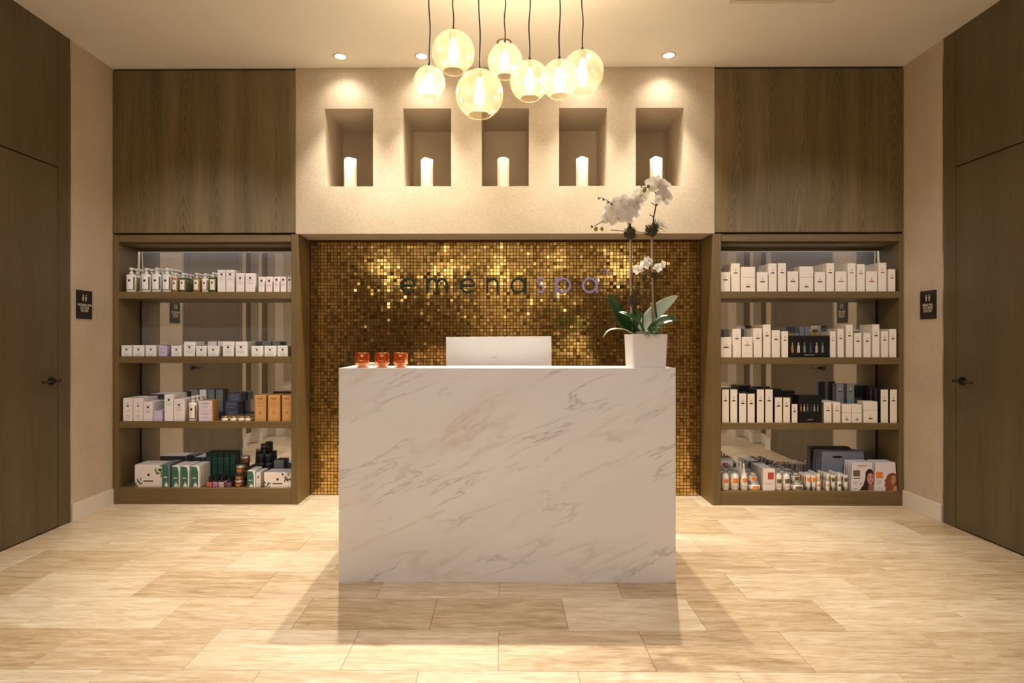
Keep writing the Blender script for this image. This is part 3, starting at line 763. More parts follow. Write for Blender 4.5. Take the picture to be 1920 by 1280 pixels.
for a, b in ((P(.803, 1.90), P(.775, 1.908, -.02)), (P(.811, 1.962), P(.785, 1.972, -.02)), (P(.811, 1.955), P(.838, 1.982, -.02)), (P(.676, 1.83), P(.655, 1.875, -.02)), (P(.68, 1.83), P(.668, 1.872, .0))):
    build('stem_spur', MB().tube([a, b], [.0028, .002], 6), STEM, oc)
# bud sprig at the upper left
build('stem', MB().tube([P(.575, 1.952, -.05), P(.545, 1.975, -.055), P(.515, 1.988, -.06), P(.490, 1.990, -.06)], [.002, .0018, .0016, .0013], 6), STEM, oc)
def bud(x, z, r, dy=-.06, tilt=0.5):
    prof = [(.0001, -1.25), (.45, -1.0), (.85, -.35), (.8, .25), (.4, .85), (.0001, 1.1)]
    o = build('bud', MB().lathe([(a * r, b * r) for a, b in prof], 10, cap=False), BUD if r > .007 else STEM, oc, P(x, z, dy)); o.rotation_euler = (.4, tilt, 0)
for x, z, r in ((.500, 1.984, .005), (.523, 1.978, .0055), (.547, 1.966, .0055), (.566, 1.955, .006), (.484, 1.826, .012), (.515, 1.826, .011), (.463, 1.838, .007), (.738, 2.030, .013), (.758, 2.048, .010), (.722, 2.047, .005), (.682, 1.52, .009), (.668, 1.50, .008)): bud(x, z, r, tilt=random.uniform(-.8, .8))
# flowers
def petal_mesh(L, W, cup, name):
    nu, nv = 7, 7; vs = []
    for i in range(nu + 1):
        u = i / nu; wd = W * (math.sin(PI * min(1, u ** .75 * .98 + .02)) ** .62) * (1.0)
        for j in range(nv):
            v = -1 + 2 * j / (nv - 1); vs.append((v * wd / 2, -cup * L * (u * u) + .18 * wd * v * v * (1 - u) - .02 * L * math.cos(5 * v) * u, u * L))
    fs = [(i * nv + j, i * nv + j + 1, (i + 1) * nv + j + 1, (i + 1) * nv + j) for i in range(nu) for j in range(nv - 1)]
    me = MB().add(vs, fs, 0, True).mesh(name, PETAL); return me
PET_L = petal_mesh(.030, .036, .08, 'petal'); SEP = petal_mesh(.030, .021, .05, 'sepal')
COLU = MB().lathe([(.0001, -.004), (.0035, -.002), (.0038, .003), (.0001, .007)], 8, cap=False).mesh('flower', PETAL)
LIPM = MB().lathe([(.0001, -.006), (.0025, -.004), (.0034, 0), (.002, .003), (.0001, .004)], 8, sy=.7, cap=False).mesh('lip', LIPY)
FGRP = {}
def flower(x, z, dy, s=1.0, yaw=0.0, pitch=0.0, roll=0.0):
    f = link('flower', COLU, oc, P(x, z, dy)); f.rotation_euler = Euler((pitch, roll, yaw), 'XYZ'); s *= 1.62 if z > 1.8 else 1.4; f.scale = (s, s, s)
    for a, me, nm in ((0, SEP, 'sepal'), (125, SEP, 'sepal'), (235, SEP, 'sepal'), (72, PET_L, 'petal'), (288, PET_L, 'petal')):
        p = link(nm, me, f, (0, .002 if nm == 'sepal' else -.001, 0)); p.rotation_euler = (0, math.radians(a), 0)
    l = link('lip', LIPM, f, (0, -.006, -.004)); l.rotation_euler = (.5, 0, 0)
FL = [(.612, 1.962, -.050, 1.0, -.2, -.2, .3), (.648, 1.968, -.045, 1.0, .1, -.25, .7), (.572, 1.938, -.06, .95, -.4, -.1, .1), (.700, 1.925, -.03, .9, .5, .1, .2), (.628, 1.903, -.080, 1.25, .15, .05, .2), (.590, 1.880, -.088, 1.15, -.25, .12, -.3), (.560, 1.905, -.060, 1.05, -.5, .1, .5), (.655, 1.930, -.062, 1.15, .3, -.05, .1), (.604, 1.930, -.055, 1.1, -.15, -.1, .8),
      (.540, 1.872, -.085, .85, -.6, .3, 0), (.680, 1.952, -.045, 1.05, .4, -.15, -.4), (.665, 1.895, -.040, .95, .5, .2, .3), (.702, 1.975, -.035, .95, .2, -.1, .6),
      (.812, 2.056, -.045, 1.22, .1, -.1, .1), (.852, 2.040, -.030, 1.1, .55, .0, -.3), (.838, 1.988, -.050, 1.15, .3, .1, .2), (.730, 2.012, -.020, 1.0, -.6, -.1, .2), (.795, 2.075, -.02, 1.0, -.3, -.4, 0),
      (.745, 1.640, -.04, .70, -.3, .1, .3), (.708, 1.612, -.05, .72, -.5, .3, -.4), (.765, 1.662, -.03, .68, .2, -.3, .2), (.812, 1.624, -.04, .66, .4, .4, .5), (.840, 1.640, -.04, .62, .7, .1, -.2)]
for a in FL: flower(*a)
build('stem', MB().tube([P(.803, 1.59, -.01), P(.790, 1.645, -.03), P(.765, 1.665, -.035), P(.735, 1.635, -.04), P(.71, 1.61, -.045)], .0018, 6), BUD, oc)
build('stem', MB().tube([P(.803, 1.60, -.01), P(.815, 1.65, -.03), P(.838, 1.648, -.035)], .0018, 6), BUD, oc)
# leaves: ribbon along a curve with a keel
def leaf(pts, W, mat, nrm=(0, -1, 0), keel=.25, name='leaf'):
    P3 = [Vector(p) for p in pts]; C = []
    for i in range(len(P3) - 1):
        p0, p1, p2, p3 = P3[max(i - 1, 0)], P3[i], P3[i + 1], P3[min(i + 2, len(P3) - 1)]
        for k in range(5):
            t = k / 5; C.append(.5 * ((2 * p1) + (p2 - p0) * t + (2 * p0 - 5 * p1 + 4 * p2 - p3) * t * t + (3 * p1 - p0 - 3 * p2 + p3) * t ** 3))
    C.append(P3[-1]); n = len(C); vs = []; N = Vector(nrm).normalized(); nv = 7
    for i, c in enumerate(C):
        t = (C[min(i + 1, n - 1)] - C[max(i - 1, 0)]).normalized(); s = t.cross(N).normalized(); nn = s.cross(t)
        u = i / (n - 1); wd = W * max(.04, math.sin(PI * min(1, .10 + .9 * u ** .85)) ** .7)
        for j in range(nv):
            v = -1 + 2 * j / (nv - 1); vs.append(c + s * v * wd / 2 + nn * keel * wd / 2 * (abs(v) ** 1.5))
    base = len(vs)
    vs += [v - N * .0016 for v in vs]
    fs = [(i * nv + j, i * nv + j + 1, (i + 1) * nv + j + 1, (i + 1) * nv + j) for i in range(n - 1) for j in range(nv - 1)]
    fs += [tuple(base + q for q in reversed(f)) for f in fs]
    for i in range(n - 1):
        fs.append((i * nv, (i + 1) * nv, base + (i + 1) * nv, base + i * nv)); fs.append((i * nv + nv - 1, base + i * nv + nv - 1, base + (i + 1) * nv + nv - 1, (i + 1) * nv + nv - 1))
    return build(name, MB().add(vs, fs, 0, True), mat, oc)
leaf([P(.700, 1.285, 0), P(.640, 1.34, -.02), P(.590, 1.42, -.03), P(.556, 1.488, -.02)], .072, LEAF, (.3, -1, .25))
leaf([P(.740, 1.285, .03), P(.800, 1.37, .03), P(.860, 1.43, .01), P(.925, 1.480, -.01)], .082, LEAFP, (-.25, -1, .35))
leaf([P(.770, 1.288, -.03), P(.820, 1.335, -.06), P(.870, 1.352, -.07), P(.908, 1.350, -.06)], .070, LEAF, (-.1, -.8, .9))
leaf([P(.745, 1.285, -.03), P(.700, 1.345, -.06), P(.650, 1.375, -.065), P(.605, 1.392, -.05)], .046, LEAF, (.3, -.7, .9))
leaf([P(.740, 1.29, .03), P(.730, 1.35, .05), P(.715, 1.42, .06)], .05, LEAF, (.1, -1, .2))
leaf([P(.760, 1.285, -.05), P(.800, 1.33, -.075), P(.855, 1.365, -.08)], .040, LEAF, (-.3, -.9, .6))
leaf([P(.690, 1.275, -.03), P(.640, 1.297, -.06), P(.580, 1.302, -.08), P(.540, 1.290, -.09), P(.516, 1.258, -.09)], .018, LEAFP, (.1, -.3, 1), name='aerial_root_leaf')
# trailing succulent over the rim, air plant at the upper tie
rr = random.Random(4)
for k in range(16):
    a = rr.uniform(-1, 1); b = Vector(P(.765 + a * .012, 1.285, -.085)); tip = b + Vector((a * .05, -.02 - rr.random() * .012, rr.uniform(-.035, .032)))
    build('succulent_sprig', MB().tube([b, (b + tip) / 2 + Vector((0, -.008, .012)), tip], [.0028, .0036, .0008], 5), FERN, oc)
for k in range(16):
    a = rr.uniform(-.4, 2.4); L = rr.uniform(.035, .06); b = Vector(P(.803, 1.835, -.02)); d = Vector((math.cos(a), rr.uniform(-.5, .2), math.sin(a)))
    build('air_plant_leaf', MB().tube([b, b + d * L * .6 + Vector((0, 0, .010)), b + d * L + Vector((.012, 0, -.012))], [.0022, .0018, .0006], 5), STEM if k % 2 else FERN, oc)

# ================================================================== PRODUCTS ON THE SHELVES
ORD = ['first', 'second', 'third', 'fourth', 'fifth', 'sixth', 'seventh', 'eighth', 'ninth', 'tenth', 'eleventh', 'twelfth', 'thirteenth', 'fourteenth', 'fifteenth', 'sixteenth', 'seventeenth', 'eighteenth', 'nineteenth', 'twentieth', 'twenty-first', 'twenty-second', 'twenty-third', 'twenty-fourth']
U = {'left': (222, -2.909, .00404), 'right': (1352, 1.631, .003979)}      # ruler along each shelf: origin mark, metres at the mark, metres per mark
HU = .00403
CACHE = {}
def cached(key, fn):
    if key not in CACHE: CACHE[key] = fn()
    return CACHE[key]
def lst(*parts): return parts
def q(v): return round(v, 4)

# each maker returns [(name, mesh, loc)] : first is the body, the others its parts; local origin at bottom front centre, y goes back
def carton(w, h, d, body, style, ink):
    def f():
        out = [('carton', MB().bbox(-w / 2, w / 2, 0, d, 0, h, .0012).mesh('carton', body), (0, 0, 0))]
        if style == 'shell':
            out = [('carton', MB().bbox(-w / 2, w / 2, .001, d, 0, h, .0008).mesh('carton', BLACKC), (0, 0, 0)), ('front_panel', MB().box(-w / 2 + .0006, w / 2 - .0006, 0, .0012, .0006, h - .0006).mesh('front_panel', body), (0, 0, 0))]
        y0, y1 = -.0004, .0004
        def rect(cx, cz, ww, hh): return MB().box(cx - ww / 2, cx + ww / 2, y0, y1, cz - hh / 2, cz + hh / 2)
        if style in ('band', 'shell'):
            zc = h * (.50 if h < 1.9 * w else (.60 if h < 3.4 * w else .66)); zc = max(zc, .2 * h)
            out.append(('printed_band', rect(0, zc, w * .45, .0088).mesh('printed_band', ink), (0, 0, 0)))
            fig = MB().lathe([(.0001, 0), (.0045, 0), (.0045, .0004)], 8)
            out.append(('emblem', MB().prism([(-.006, zc + .016), (0, zc + .011), (.006, zc + .016), (.0035, zc + .026), (0, zc + .036), (-.0035, zc + .026)], y0, y1).mesh('emblem', PALEINK), (0, 0, 0)))
        elif style == 'plainbox': pass
        elif style == 'low':
            zc = h * .34
            out.append(('printed_band', rect(0, zc, w * .30, .0088).mesh('printed_band', ink), (0, 0, 0)))
            out.append(('emblem', MB().prism([(-.006, zc + .012), (0, zc + .008), (.006, zc + .012), (.003, zc + .022), (0, zc + .030), (-.003, zc + .022)], y0, y1).mesh('emblem', PALEINK), (0, 0, 0)))
        elif style == 'square':
            zc = h * (.62 if h < w * 1.4 else .80 if h > 2.6 * w else .74); e = .0088 if h < .09 else .010
            out.append(('emblem', rect(0, zc, e * 1.5, e * 1.5).mesh('emblem', ink), (0, 0, 0)))
            mb = MB()
            for k, (dz, ww) in enumerate(((.017, .55), (.030, .62), (.036, .5), (.042, .56))):
                if zc - dz > .008: mb.box(-w * ww / 2, w * ww / 2, y0, y1, zc - dz - .0009, zc - dz + .0009)
            if zc + .014 < h - .004: mb.box(-w * .33, w * .33, y0, y1, zc + .0125, zc + .0150)
            out.append(('printed_text', mb.mesh('printed_text', GREYINK), (0, 0, 0)))
        elif style == 'tallink':
            out.append(('emblem', rect(0, h * .66, .011, .013).mesh('emblem', ink), (0, 0, 0)))
            mb = MB().box(-.006, .006, y0, y1, h * .76, h * .80).box(-.009, .009, y0, y1, h * .42, h * .45).box(-.011, .011, y0, y1, h * .24, h * .26).box(-.011, .011, y0, y1, h * .18, h * .2).box(-.009, .009, y0, y1, h * .12, h * .14)
            out.append(('printed_text', mb.mesh('printed_text', GREYINK), (0, 0, 0)))
        elif style == 'lines':
            mb = MB()
            for k, zf in enumerate((.78, .66, .40, .28)): mb.box(-w * .32, w * .32, y0, y1, h * zf, h * zf + .004)
            out.append(('printed_text', mb.mesh('printed_text', ink), (0, 0, 0)))
        elif style == 'kraft':
            out.append(('emblem', rect(0, h * .34, .014, .018).mesh('emblem', ink), (0, 0, 0)))
            mb = MB().ribbon([(-w * .42, h * .05), (w * .42, h * .05), (w * .42, h * .95), (-w * .42, h * .95)], .0014, y0, y1, True).box(-w * .22, w * .22, y0, y1, h * .84, h * .90).box(-w * .3, w * .3, y0, y1, h * .70, h * .72).box(-w * .26, w * .26, y0, y1, h * .60, h * .615)
            out.append(('printed_text', mb.mesh('printed_text', ink), (0, 0, 0)))
        elif style == 'green':
            out.append(('printed_panel', MB().prism([(-w * .48, h * .02), (w * .40, h * .02), (w * .40, h * .72), (w * .22, h * .95), (-w * .48, h * .98)], y0, y1).mesh('printed_panel', TEALC), (0, 0, 0)))
            out.append(('printed_text', MB().box(-w * .28, w * .20, y0 - .0003, y1, h * .42, h * .46).mesh('printed_text', CARDW), (0, 0, 0)))
            out.append(('printed_flower', MB().prism([(-w * .2, h * .04), (w * .3, h * .04), (w * .26, h * .16), (w * .1, h * .20), (w * .05, h * .31), (0, h * .20), (-w * .14, h * .15)], y0 - .0003, y1).mesh('printed_flower', CARDP), (0, 0, 0)))
        elif style == 'floral':
            out.append(('emblem', rect(0, h * .55, .017, .017).mesh('emblem', ink), (0, 0, 0)))
            out.append(('printed_band', rect(0, h * .27, w * .36, .009).mesh('printed_band', ink), (0, 0, 0)))
            rr = random.Random(int(w * 1e4)); mb = MB()
            for k in range(22):
                cx = w / 2 - rr.random() ** 1.5 * w * .33 if k < 14 else -w / 2 + rr.random() ** 1.5 * w * .25
                cz = h - rr.random() * h * .55 if k < 14 else rr.random() * h * .38
                a = rr.uniform(0, PI); L = .017; c_, s_ = math.cos(a), math.sin(a)
                pts = [(cx - L * c_, cz - L * s_), (cx - .3 * L * s_, cz + .3 * L * c_), (cx + L * c_, cz + L * s_), (cx + .3 * L * s_, cz - .3 * L * c_)]
                pts = [(min(max(x, -w / 2 + .001), w / 2 - .001), min(max(z, .001), h - .001)) for x, z in pts]
                mb.prism(pts, y0 - .00002 * k, y1)
            out.append(('printed_leaves', mb.mesh('printed_leaves', LEAF), (0, 0, 0)))
        elif style == 'orangebox':
            out.append(('printed_square', rect(w * .12, h * .68, .044, .052).mesh('printed_square', REDINK if ink is REDINK else ink), (0, 0, 0)))
            out.append(('printed_text', MB().box(-w * .3, w * .3, y0, y1, h * .34, h * .355).box(-w * .3, w * .2, y0, y1, h * .28, h * .295).mesh('printed_text', GREYINK), (0, 0, 0)))
        return out
    return cached(('carton', q(w), q(h), q(d), body.name, style, ink.name), f)

def arc_label(r, z0, z1, half, mat, name='printed_label', sy=1.0, mid=0.0):
    mb = MB(); n = 8; vs = []
    for k in range(n + 1):
        a = math.radians(-90 + mid - half + 2 * half * k / n); vs += [(r * math.cos(a), sy * r * math.sin(a), z0), (r * math.cos(a), sy * r * math.sin(a), z1)]
    mb.add(vs, [(2 * k, 2 * k + 2, 2 * k + 3, 2 * k + 1) for k in range(n)], 0, True); return mb.mesh(name, mat)

def pump(w, h, body, lab, mark, sq=True, sy=.8):
    r = w / 2
    def f():
        hb = h * .74; c = (0, r * sy, 0)
        out = [('bottle', MB().lathe([(r * .94, 0), (r, .003), (r, hb - .012), (r * .93, hb - .004), (r * .45, hb), (r * .34, hb + .004)], 20, c, sy=sy).mesh('bottle', body), (0, 0, 0))]
        hd = h - hb
        mb = MB().lathe([(r * .40, hb), (r * .42, hb + hd * .32), (r * .20, hb + hd * .36), (r * .18, hb + hd * .62), (r * .40, hb + hd * .66), (r * .42, hb + hd * .95), (r * .3, hb + hd)], 12, c)
        mb.tube([(0, r * sy, hb + hd * .82), (r * .9, r * sy - .004, hb + hd * .80), (r * 1.25, r * sy - .006, hb + hd * .68)], [r * .2, r * .15, r * .12], 6)
        out.append(('pump', mb.mesh('pump', WHITEP), (0, 0, 0)))
        out.append(('printed_label', arc_label(r * 1.015, hb * .12, hb * .86, 62, lab, 'printed_label', sy), (0, r * sy, 0)))
        for md in (-50, 50): out.append(('printed_border', arc_label(r * 1.025, hb * .14, hb * .84, 9, OLIVE, 'printed_border', sy, md), (0, r * sy, 0)))
        out.append(('printed_border', arc_label(r * 1.025, hb * .12, hb * .16, 50, OLIVE, 'printed_border', sy), (0, r * sy, 0)))
        out.append(('emblem', arc_label(r * 1.03, hb * .58, hb * .70, 13, mark, 'emblem', sy), (0, r * sy, 0)))
        return out
    return cached(('pump', q(w), q(h), body.name, lab.name), f)

def salon(w, h, ink, kind):
    r = w / 2
    def f():
        c = (0, r, 0); hb = h * .80 if kind != 'spray' else h * .72
        if kind == 'spray': prof = [(r * .9, 0), (r, .004), (r, hb * .62), (r * .82, hb * .80), (r * .5, hb * .96), (r * .42, hb)]
        else: prof = [(r * .9, 0), (r, .004), (r, hb * .74), (r * .92, hb * .86), (r * .6, hb * .96), (r * .42, hb)]
        out = [('bottle', MB().lathe(prof, 20, c).mesh('bottle', WHITEP), (0, 0, 0))]
        if kind == 'spray':
            mb = MB().lathe([(r * .44, hb), (r * .44, hb + .012), (r * .26, hb + .018), (r * .24, h - .008), (r * .15, h)], 12, c).tube([(0, r, h - .012), (-r * .5, r, h - .010)], .003, 6)
            out.append(('spray_head', mb.mesh('spray_head', WHITEP), (0, 0, 0)))
        else:
            mb = MB().lathe([(r * .45, hb), (r * .46, hb + .010), (r * .22, hb + .013), (r * .22, h - .012), (r * .62, h - .010), (r * .64, h - .002), (r * .5, h)], 14, c).tube([(0, r, h - .006), (-r * .95, r, h - .007)], .004, 6)
            out.append(('pump', mb.mesh('pump', GREYP), (0, 0, 0)))
        out.append(('printed_square', arc_label(r * 1.015, hb * .42, hb * .42 + r * 1.2, 38, ink, 'printed_square'), (0, r, 0)))
        out.append(('printed_text', arc_label(r * 1.015, hb * .20, hb * .23, 40, GREYINK, 'printed_text'), (0, r, 0)))
        return out
    return cached(('salon', q(w), q(h), ink.name, kind), f)

def jar(r, h, body, lid, ink=None, lidf=.38, wide=1.0):
    def f():
        c = (0, r, 0); hb = h * (1 - lidf)
        out = [('jar', MB().lathe([(r * .93, 0), (r, .003), (r, hb - .003), (r * .9, hb)], 20, c).mesh('jar', body), (0, 0, 0)),
               ('lid', MB().lathe([(r * .97 * wide, hb + .0002), (r * .99 * wide, h - .003), (r * .95 * wide, h)], 20, c).mesh('lid', lid), (0, 0, 0))]
        if ink: out.append(('printed_label', arc_label(r * 1.015, hb * .2, hb * .85, 30, ink), (0, r, 0)))
        return out
    return cached(('jar', q(r), q(h), body.name, lid.name, ink.name if ink else '', wide), f)

def polish(w, h, colr):
    def f():
        hb = h * .48; d = w * .9
        return [('nail_polish_bottle', MB().bbox(-w / 2, w / 2, 0, d, 0, hb, .003).mesh('nail_polish_bottle', colr), (0, 0, 0)),
                ('cap', MB().lathe([(w * .27, hb), (w * .30, hb + .004), (w * .22, h - .003), (w * .17, h)], 12, (0, d / 2, 0)).mesh('cap', BLACK), (0, 0, 0))]
    return cached(('polish', q(w), q(h), colr.name), f)

def tube(w, h, ink, body=None):
    body = body or WHITEP
    def f():
        d = w * .62; hc = h * .16; n = 14; vs = []; rings = []
        for z, rx, ry in ((hc, w * .30, w * .30), (h * .35, w * .42, w * .30), (h * .7, w * .49, w * .17), (h * .96, w * .5, .0018), (h, w * .5, .0014)):
            rings.append([(rx * math.cos(2 * PI * k / n), d / 2 + ry * math.sin(2 * PI * k / n), z) for k in range(n)])
        for r in rings: vs += r
        fs = [(a * n + k, a * n + (k + 1) % n, (a + 1) * n + (k + 1) % n, (a + 1) * n + k) for a in range(4) for k in range(n)] + [tuple(reversed(range(n))), tuple(4 * n + k for k in range(n))]
        out = [('tube', MB().add(vs, fs, 0, True).mesh('tube', body), (0, 0, 0)),
               ('cap', MB().lathe([(w * .26, 0), (w * .28, .002), (w * .28, hc), (w * .26, hc + .001)], 12, (0, d / 2, 0)).mesh('cap', WHITEP if body is not WHITEP else GREYP), (0, 0, 0))]
        out.append(('printed_square', MB().add([(-w * .34, d / 2 - w * .255, h * .58), (w * .34, d / 2 - w * .255, h * .58), (w * .38, d / 2 - w * .12, h * .82), (-w * .38, d / 2 - w * .12, h * .82), (-w * .34, d / 2 - w * .22, h * .58), (w * .34, d / 2 - w * .22, h * .58), (w * .38, d / 2 - w * .09, h * .82), (-w * .38, d / 2 - w * .09, h * .82)], [(0, 1, 2, 3), (7, 6, 5, 4), (0, 4, 5, 1), (1, 5, 6, 2), (2, 6, 7, 3), (3, 7, 4, 0)]).mesh('printed_square', ink), (0, 0, 0)))
        return out
    return cached(('tube', q(w), q(h), ink.name, body.name), f)

def serum(w, h, ink):
    r = w / 2
    def f():
        c = (0, r, 0)
        return [('bottle', MB().lathe([(r * .94, 0), (r, .003), (r, h * .52), (r * .9, h * .55)], 16, c).mesh('bottle', WHITEP), (0, 0, 0)),
                ('cap', MB().lathe([(r * .86, h * .552), (r * .86, h - .003), (r * .78, h)], 16, c).mesh('cap', CARDC), (0, 0, 0)),
                ('printed_square', arc_label(r * 1.02, h * .26, h * .40, 40, ink, 'printed_square'), (0, r, 0))]
    return cached(('serum', q(w), q(h), ink.name), f)

def display(w, h, d):
    def f():
        lo, hi = (.22, .70) if h < .18 else (.42, .68)
        out = [('display_box', MB().box(-w / 2, w / 2, 0, d, 0, h).mesh('display_box', BLACKC), (0, 0, 0))]
        cols = [AMBERB, PALEINK, GREYC, NAVY, POLM, GREYC]
        for k, m in enumerate(cols):
            cx = -w * .41 + k * w * .148; bw = w * (.030, .034, .026, .022, .030, .026)[k]
            me = MB().prism([(cx - bw, h * lo), (cx + bw, h * lo), (cx + bw, h * (lo + (hi - lo) * .6)), (cx + bw * .4, h * (lo + (hi - lo) * .72)), (cx + bw * .4, h * hi), (cx - bw * .4, h * hi), (cx - bw * .4, h * (lo + (hi - lo) * .72)), (cx - bw, h * (lo + (hi - lo) * .6))], -.0006, .0004).mesh('printed_bottle', m)
            out.append(('printed_bottle', me, (0, 0, 0)))
        out.append(('printed_text', MB().box(-w * .12, w * .12, -.0005, .0004, h * .10, h * .125).mesh('printed_text', GREYINK), (0, 0, 0)))
        return out
    return cached(('display', q(w), q(h)), f)

KINDNAME = {'carton': 'carton'}
def put(parts, name, x, y, z, label, cat, group, rz=0.0):
    root = link(name, parts[0][1], None, (x, y, z), rz)
    for nm, me, lo in parts[1:]: link(nm, me, root, lo)
    tag(root, label, cat, group); return root

class Shelf:
    def __init__(s, side, lvl):
        s.side, s.lvl = side, lvl; s.z = SHELF_Z[side][lvl] + .0004; s.n = 0
        s.where = '%s cabinet %s shelf' % (side, NAMES[lvl]); s.grp = 'products on the %s' % s.where
    def x(s, u): o, x0, k = U[s.side]; return x0 + (u - o) * k
    def item(s, name, cat, desc, a, b, maker, rows=1, dep=.06, yo=.016, rowdesc=None, gap=.005, tilt=0):
        """front item between ruler marks a and b, with copies standing in line behind it"""
        o = ORD[s.n]; s.n += 1; xc = s.x((a + b) / 2)
        for r in range(rows):
            yy = YF + yo + r * (dep + gap)
            if yy + dep > YT - .004: break
            if r == 0: lb = '%s, %s from left, %s' % (desc, o, s.where)
            else: lb = '%s, %s behind the %s from left, %s' % (rowdesc or desc, ('', 'directly', 'two places', 'three places', 'four places', 'five places')[r], o, s.where)
            put(maker, name, xc, yy, s.z, lb, cat, s.grp, tilt)
    def W(s, a, b): return (b - a) * U[s.side][2]

TAGS = {BROWNINK: 'dark', GOLDINK: 'gold', REDINK: 'red', GREYINK: 'grey'}
# ---- left cabinet, top shelf: pump bottles, then cartons
sh = Shelf('left', 0)
for a, b, t, body, lab, dsc in ((230, 248.5, 500, WHITEP, CARDW, 'white pump bottle'), (259, 277, 500.5, WHITEP, CARDW, 'white pump bottle'), (278.5, 297, 500, WHITEP, CARDW, 'white pump bottle'), (298.5, 316, 500.5, WHITEP, CARDW, 'white pump bottle'),
        (318, 330, 511, AMBERB, CARDC, 'small amber pump bottle'), (331.5, 345, 510, GREENG, CARDC, 'small green pump bottle'), (358, 371, 510.5, AMBERB, CARDC, 'small amber pump bottle'), (374, 386.5, 511, WHITEP, CARDC, 'small white pump bottle'), (388.5, 402, 509, GREENG, CARDC, 'small green pump bottle')):
    wd = sh.W(a, b); sh.item('pump_bottle', 'bottle', dsc, a, b, pump(wd, (546.5 - t) * HU, body, lab, BROWNINK), 3, wd * .8, .018, gap=.006)
for a, b, t, dp in ((406, 421, 505, .055), (422, 437.5, 505, .055), (441, 456, 511.5, .06), (458.6, 476, 511.5, .065), (483, 494, 518, .045), (497, 508.5, 518, .045), (511.5, 522, 518, .045), (524.5, 534.5, 518, .045), (537.5, 545, 518, .032)):
    big = t < 510
    sh.item('carton', 'box', 'tall blush carton' if big else ('blush carton' if t < 515 else 'slim small blush carton'), a, b, carton(sh.W(a, b), (546.5 - t) * HU, dp, CARDP, 'square', BROWNINK), 2, dp)
# ---- left cabinet, second shelf: low cartons
sh = Shelf('left', 1)
for a, b, t, body in ((225, 244, 647, CARDW), (247, 267, 647, CARDW), (271, 290, 647, CARDW), (295.5, 311, 648, LAV), (319, 338, 647.5, CARDW), (343, 363, 640, CARDW), (366, 385, 648, CARDW), (388, 407.5, 648, CARDW), (416, 436, 640, CARDW), (440, 460, 640, CARDW), (470, 489.5, 648, CARDW), (494.6, 514.5, 648, CARDW), (519, 538, 647.5, CARDW)):
    wd = sh.W(a, b); dsc = 'small square lavender carton' if body is LAV else ('white carton taller than its neighbours' if t < 645 else 'small square white carton')
    sh.item('carton', 'box', dsc, a, b, carton(wd, (667.5 - t) * HU, .07, body, 'lines' if body is LAV else 'square', GREYINK if body is LAV else BROWNINK), 2, .07, rowdesc='small carton')
for k, (x, wdt) in enumerate(((-2.295, .07), (-2.215, .07), (-1.865, .07), (-1.79, .06))):
    put(carton(wdt, .112, .06, CARDP if k < 2 else GREYC, 'plainbox', GREYINK), 'carton', x, YT - .072, sh.z, '%s carton by the mirror, %s of four, left cabinet second shelf' % ('blush' if k < 2 else 'slate grey', ORD[k]), 'box', sh.grp)
# ---- left cabinet, third shelf
sh = Shelf('left', 2)
sh.item('carton', 'box', 'tall white carton', 228, 246, carton(sh.W(228, 246), 43 * HU, .06, CARDP, 'tallink', BROWNINK), 3, .06)
sh.item('carton', 'box', 'tall white carton', 247.5, 265.5, carton(sh.W(247.5, 265.5), 43 * HU, .06, CARDP, 'tallink', BROWNINK), 3, .06)
sh.item('carton', 'box', 'medium white carton', 266.5, 283.5, carton(sh.W(266.5, 283.5), 35.5 * HU, .06, CARDP, 'square', BROWNINK), 3, .06)
sh.item('carton', 'box', 'small lavender carton', 285, 302, carton(sh.W(285, 302), 19.5 * HU, .06, LAV, 'lines', LAVP), 2, .06)
sh.item('carton', 'box', 'tallest white carton', 306, 322.5, carton(sh.W(306, 322.5), 50 * HU, .06, CARDW, 'square', BROWNINK), 3, .06)
sh.item('carton', 'box', 'white carton', 324, 343, carton(sh.W(324, 343), 41 * HU, .06, CARDP, 'square', BROWNINK), 3, .06)
sh.item('pump_bottle', 'bottle', 'white pump bottle with cream label', 348.5, 365, pump(sh.W(348.5, 365), 47 * HU, WHITEP, CARDC, BROWNINK), 3, .055, gap=.008, rowdesc='white pump bottle')
o_ = sh.n
for k in range(2):
    sh.n = o_; dp = .10
    xc = sh.x(383); wd = sh.W(370.6, 395.8); hh = 19.2 * HU
    def lavbox():
        return [('carton', MB().bbox(-wd / 2, wd / 2, .0006, dp, 0, hh, .0012).mesh('carton', KRAFT), (0, 0, 0)), ('front_label', MB().box(-wd / 2 + .001, wd / 2 - .001, 0, .001, .001, hh - .001).mesh('front_label', LAVP), (0, 0, 0)),
                ('printed_text', MB().box(-wd * .3, wd * .3, -.0004, .0005, hh * .66, hh * .76).box(-wd * .2, wd * .2, -.0004, .0005, hh * .34, hh * .40).mesh('printed_text', GREYINK), (0, 0, 0))]
    put(cached(('lavbox',), lavbox), 'carton', xc, YF + .016, sh.z + k * (hh + .0008), 'lavender fronted kraft box, %s of the stacked pair on the left cabinet third shelf' % ('lower', 'upper')[k], 'box', sh.grp)
sh.n = o_ + 1
for k, (a, rr_) in enumerate(((417, 0), (433, 0), (448, 0), (461, 0))):
    sh.item('cosmetic_jar', 'jar', 'tiny gold lidded jar', a - 6.5, a + 6.5, jar(.0255, .034, CARDC, GOLDLID), 3, .052, .018, gap=.004)
for k, (x, zz) in enumerate(((-2.12, 0), (-2.125, .0655), (-2.10, .131))):
    put(carton(.098, .065, .10, NAVY, 'lines', GREYC), 'carton', x, YT - .115, sh.z + zz, 'navy carton, %s of the stack of three behind the tiny jars' % ('bottom', 'middle', 'top')[k], 'box', sh.grp)
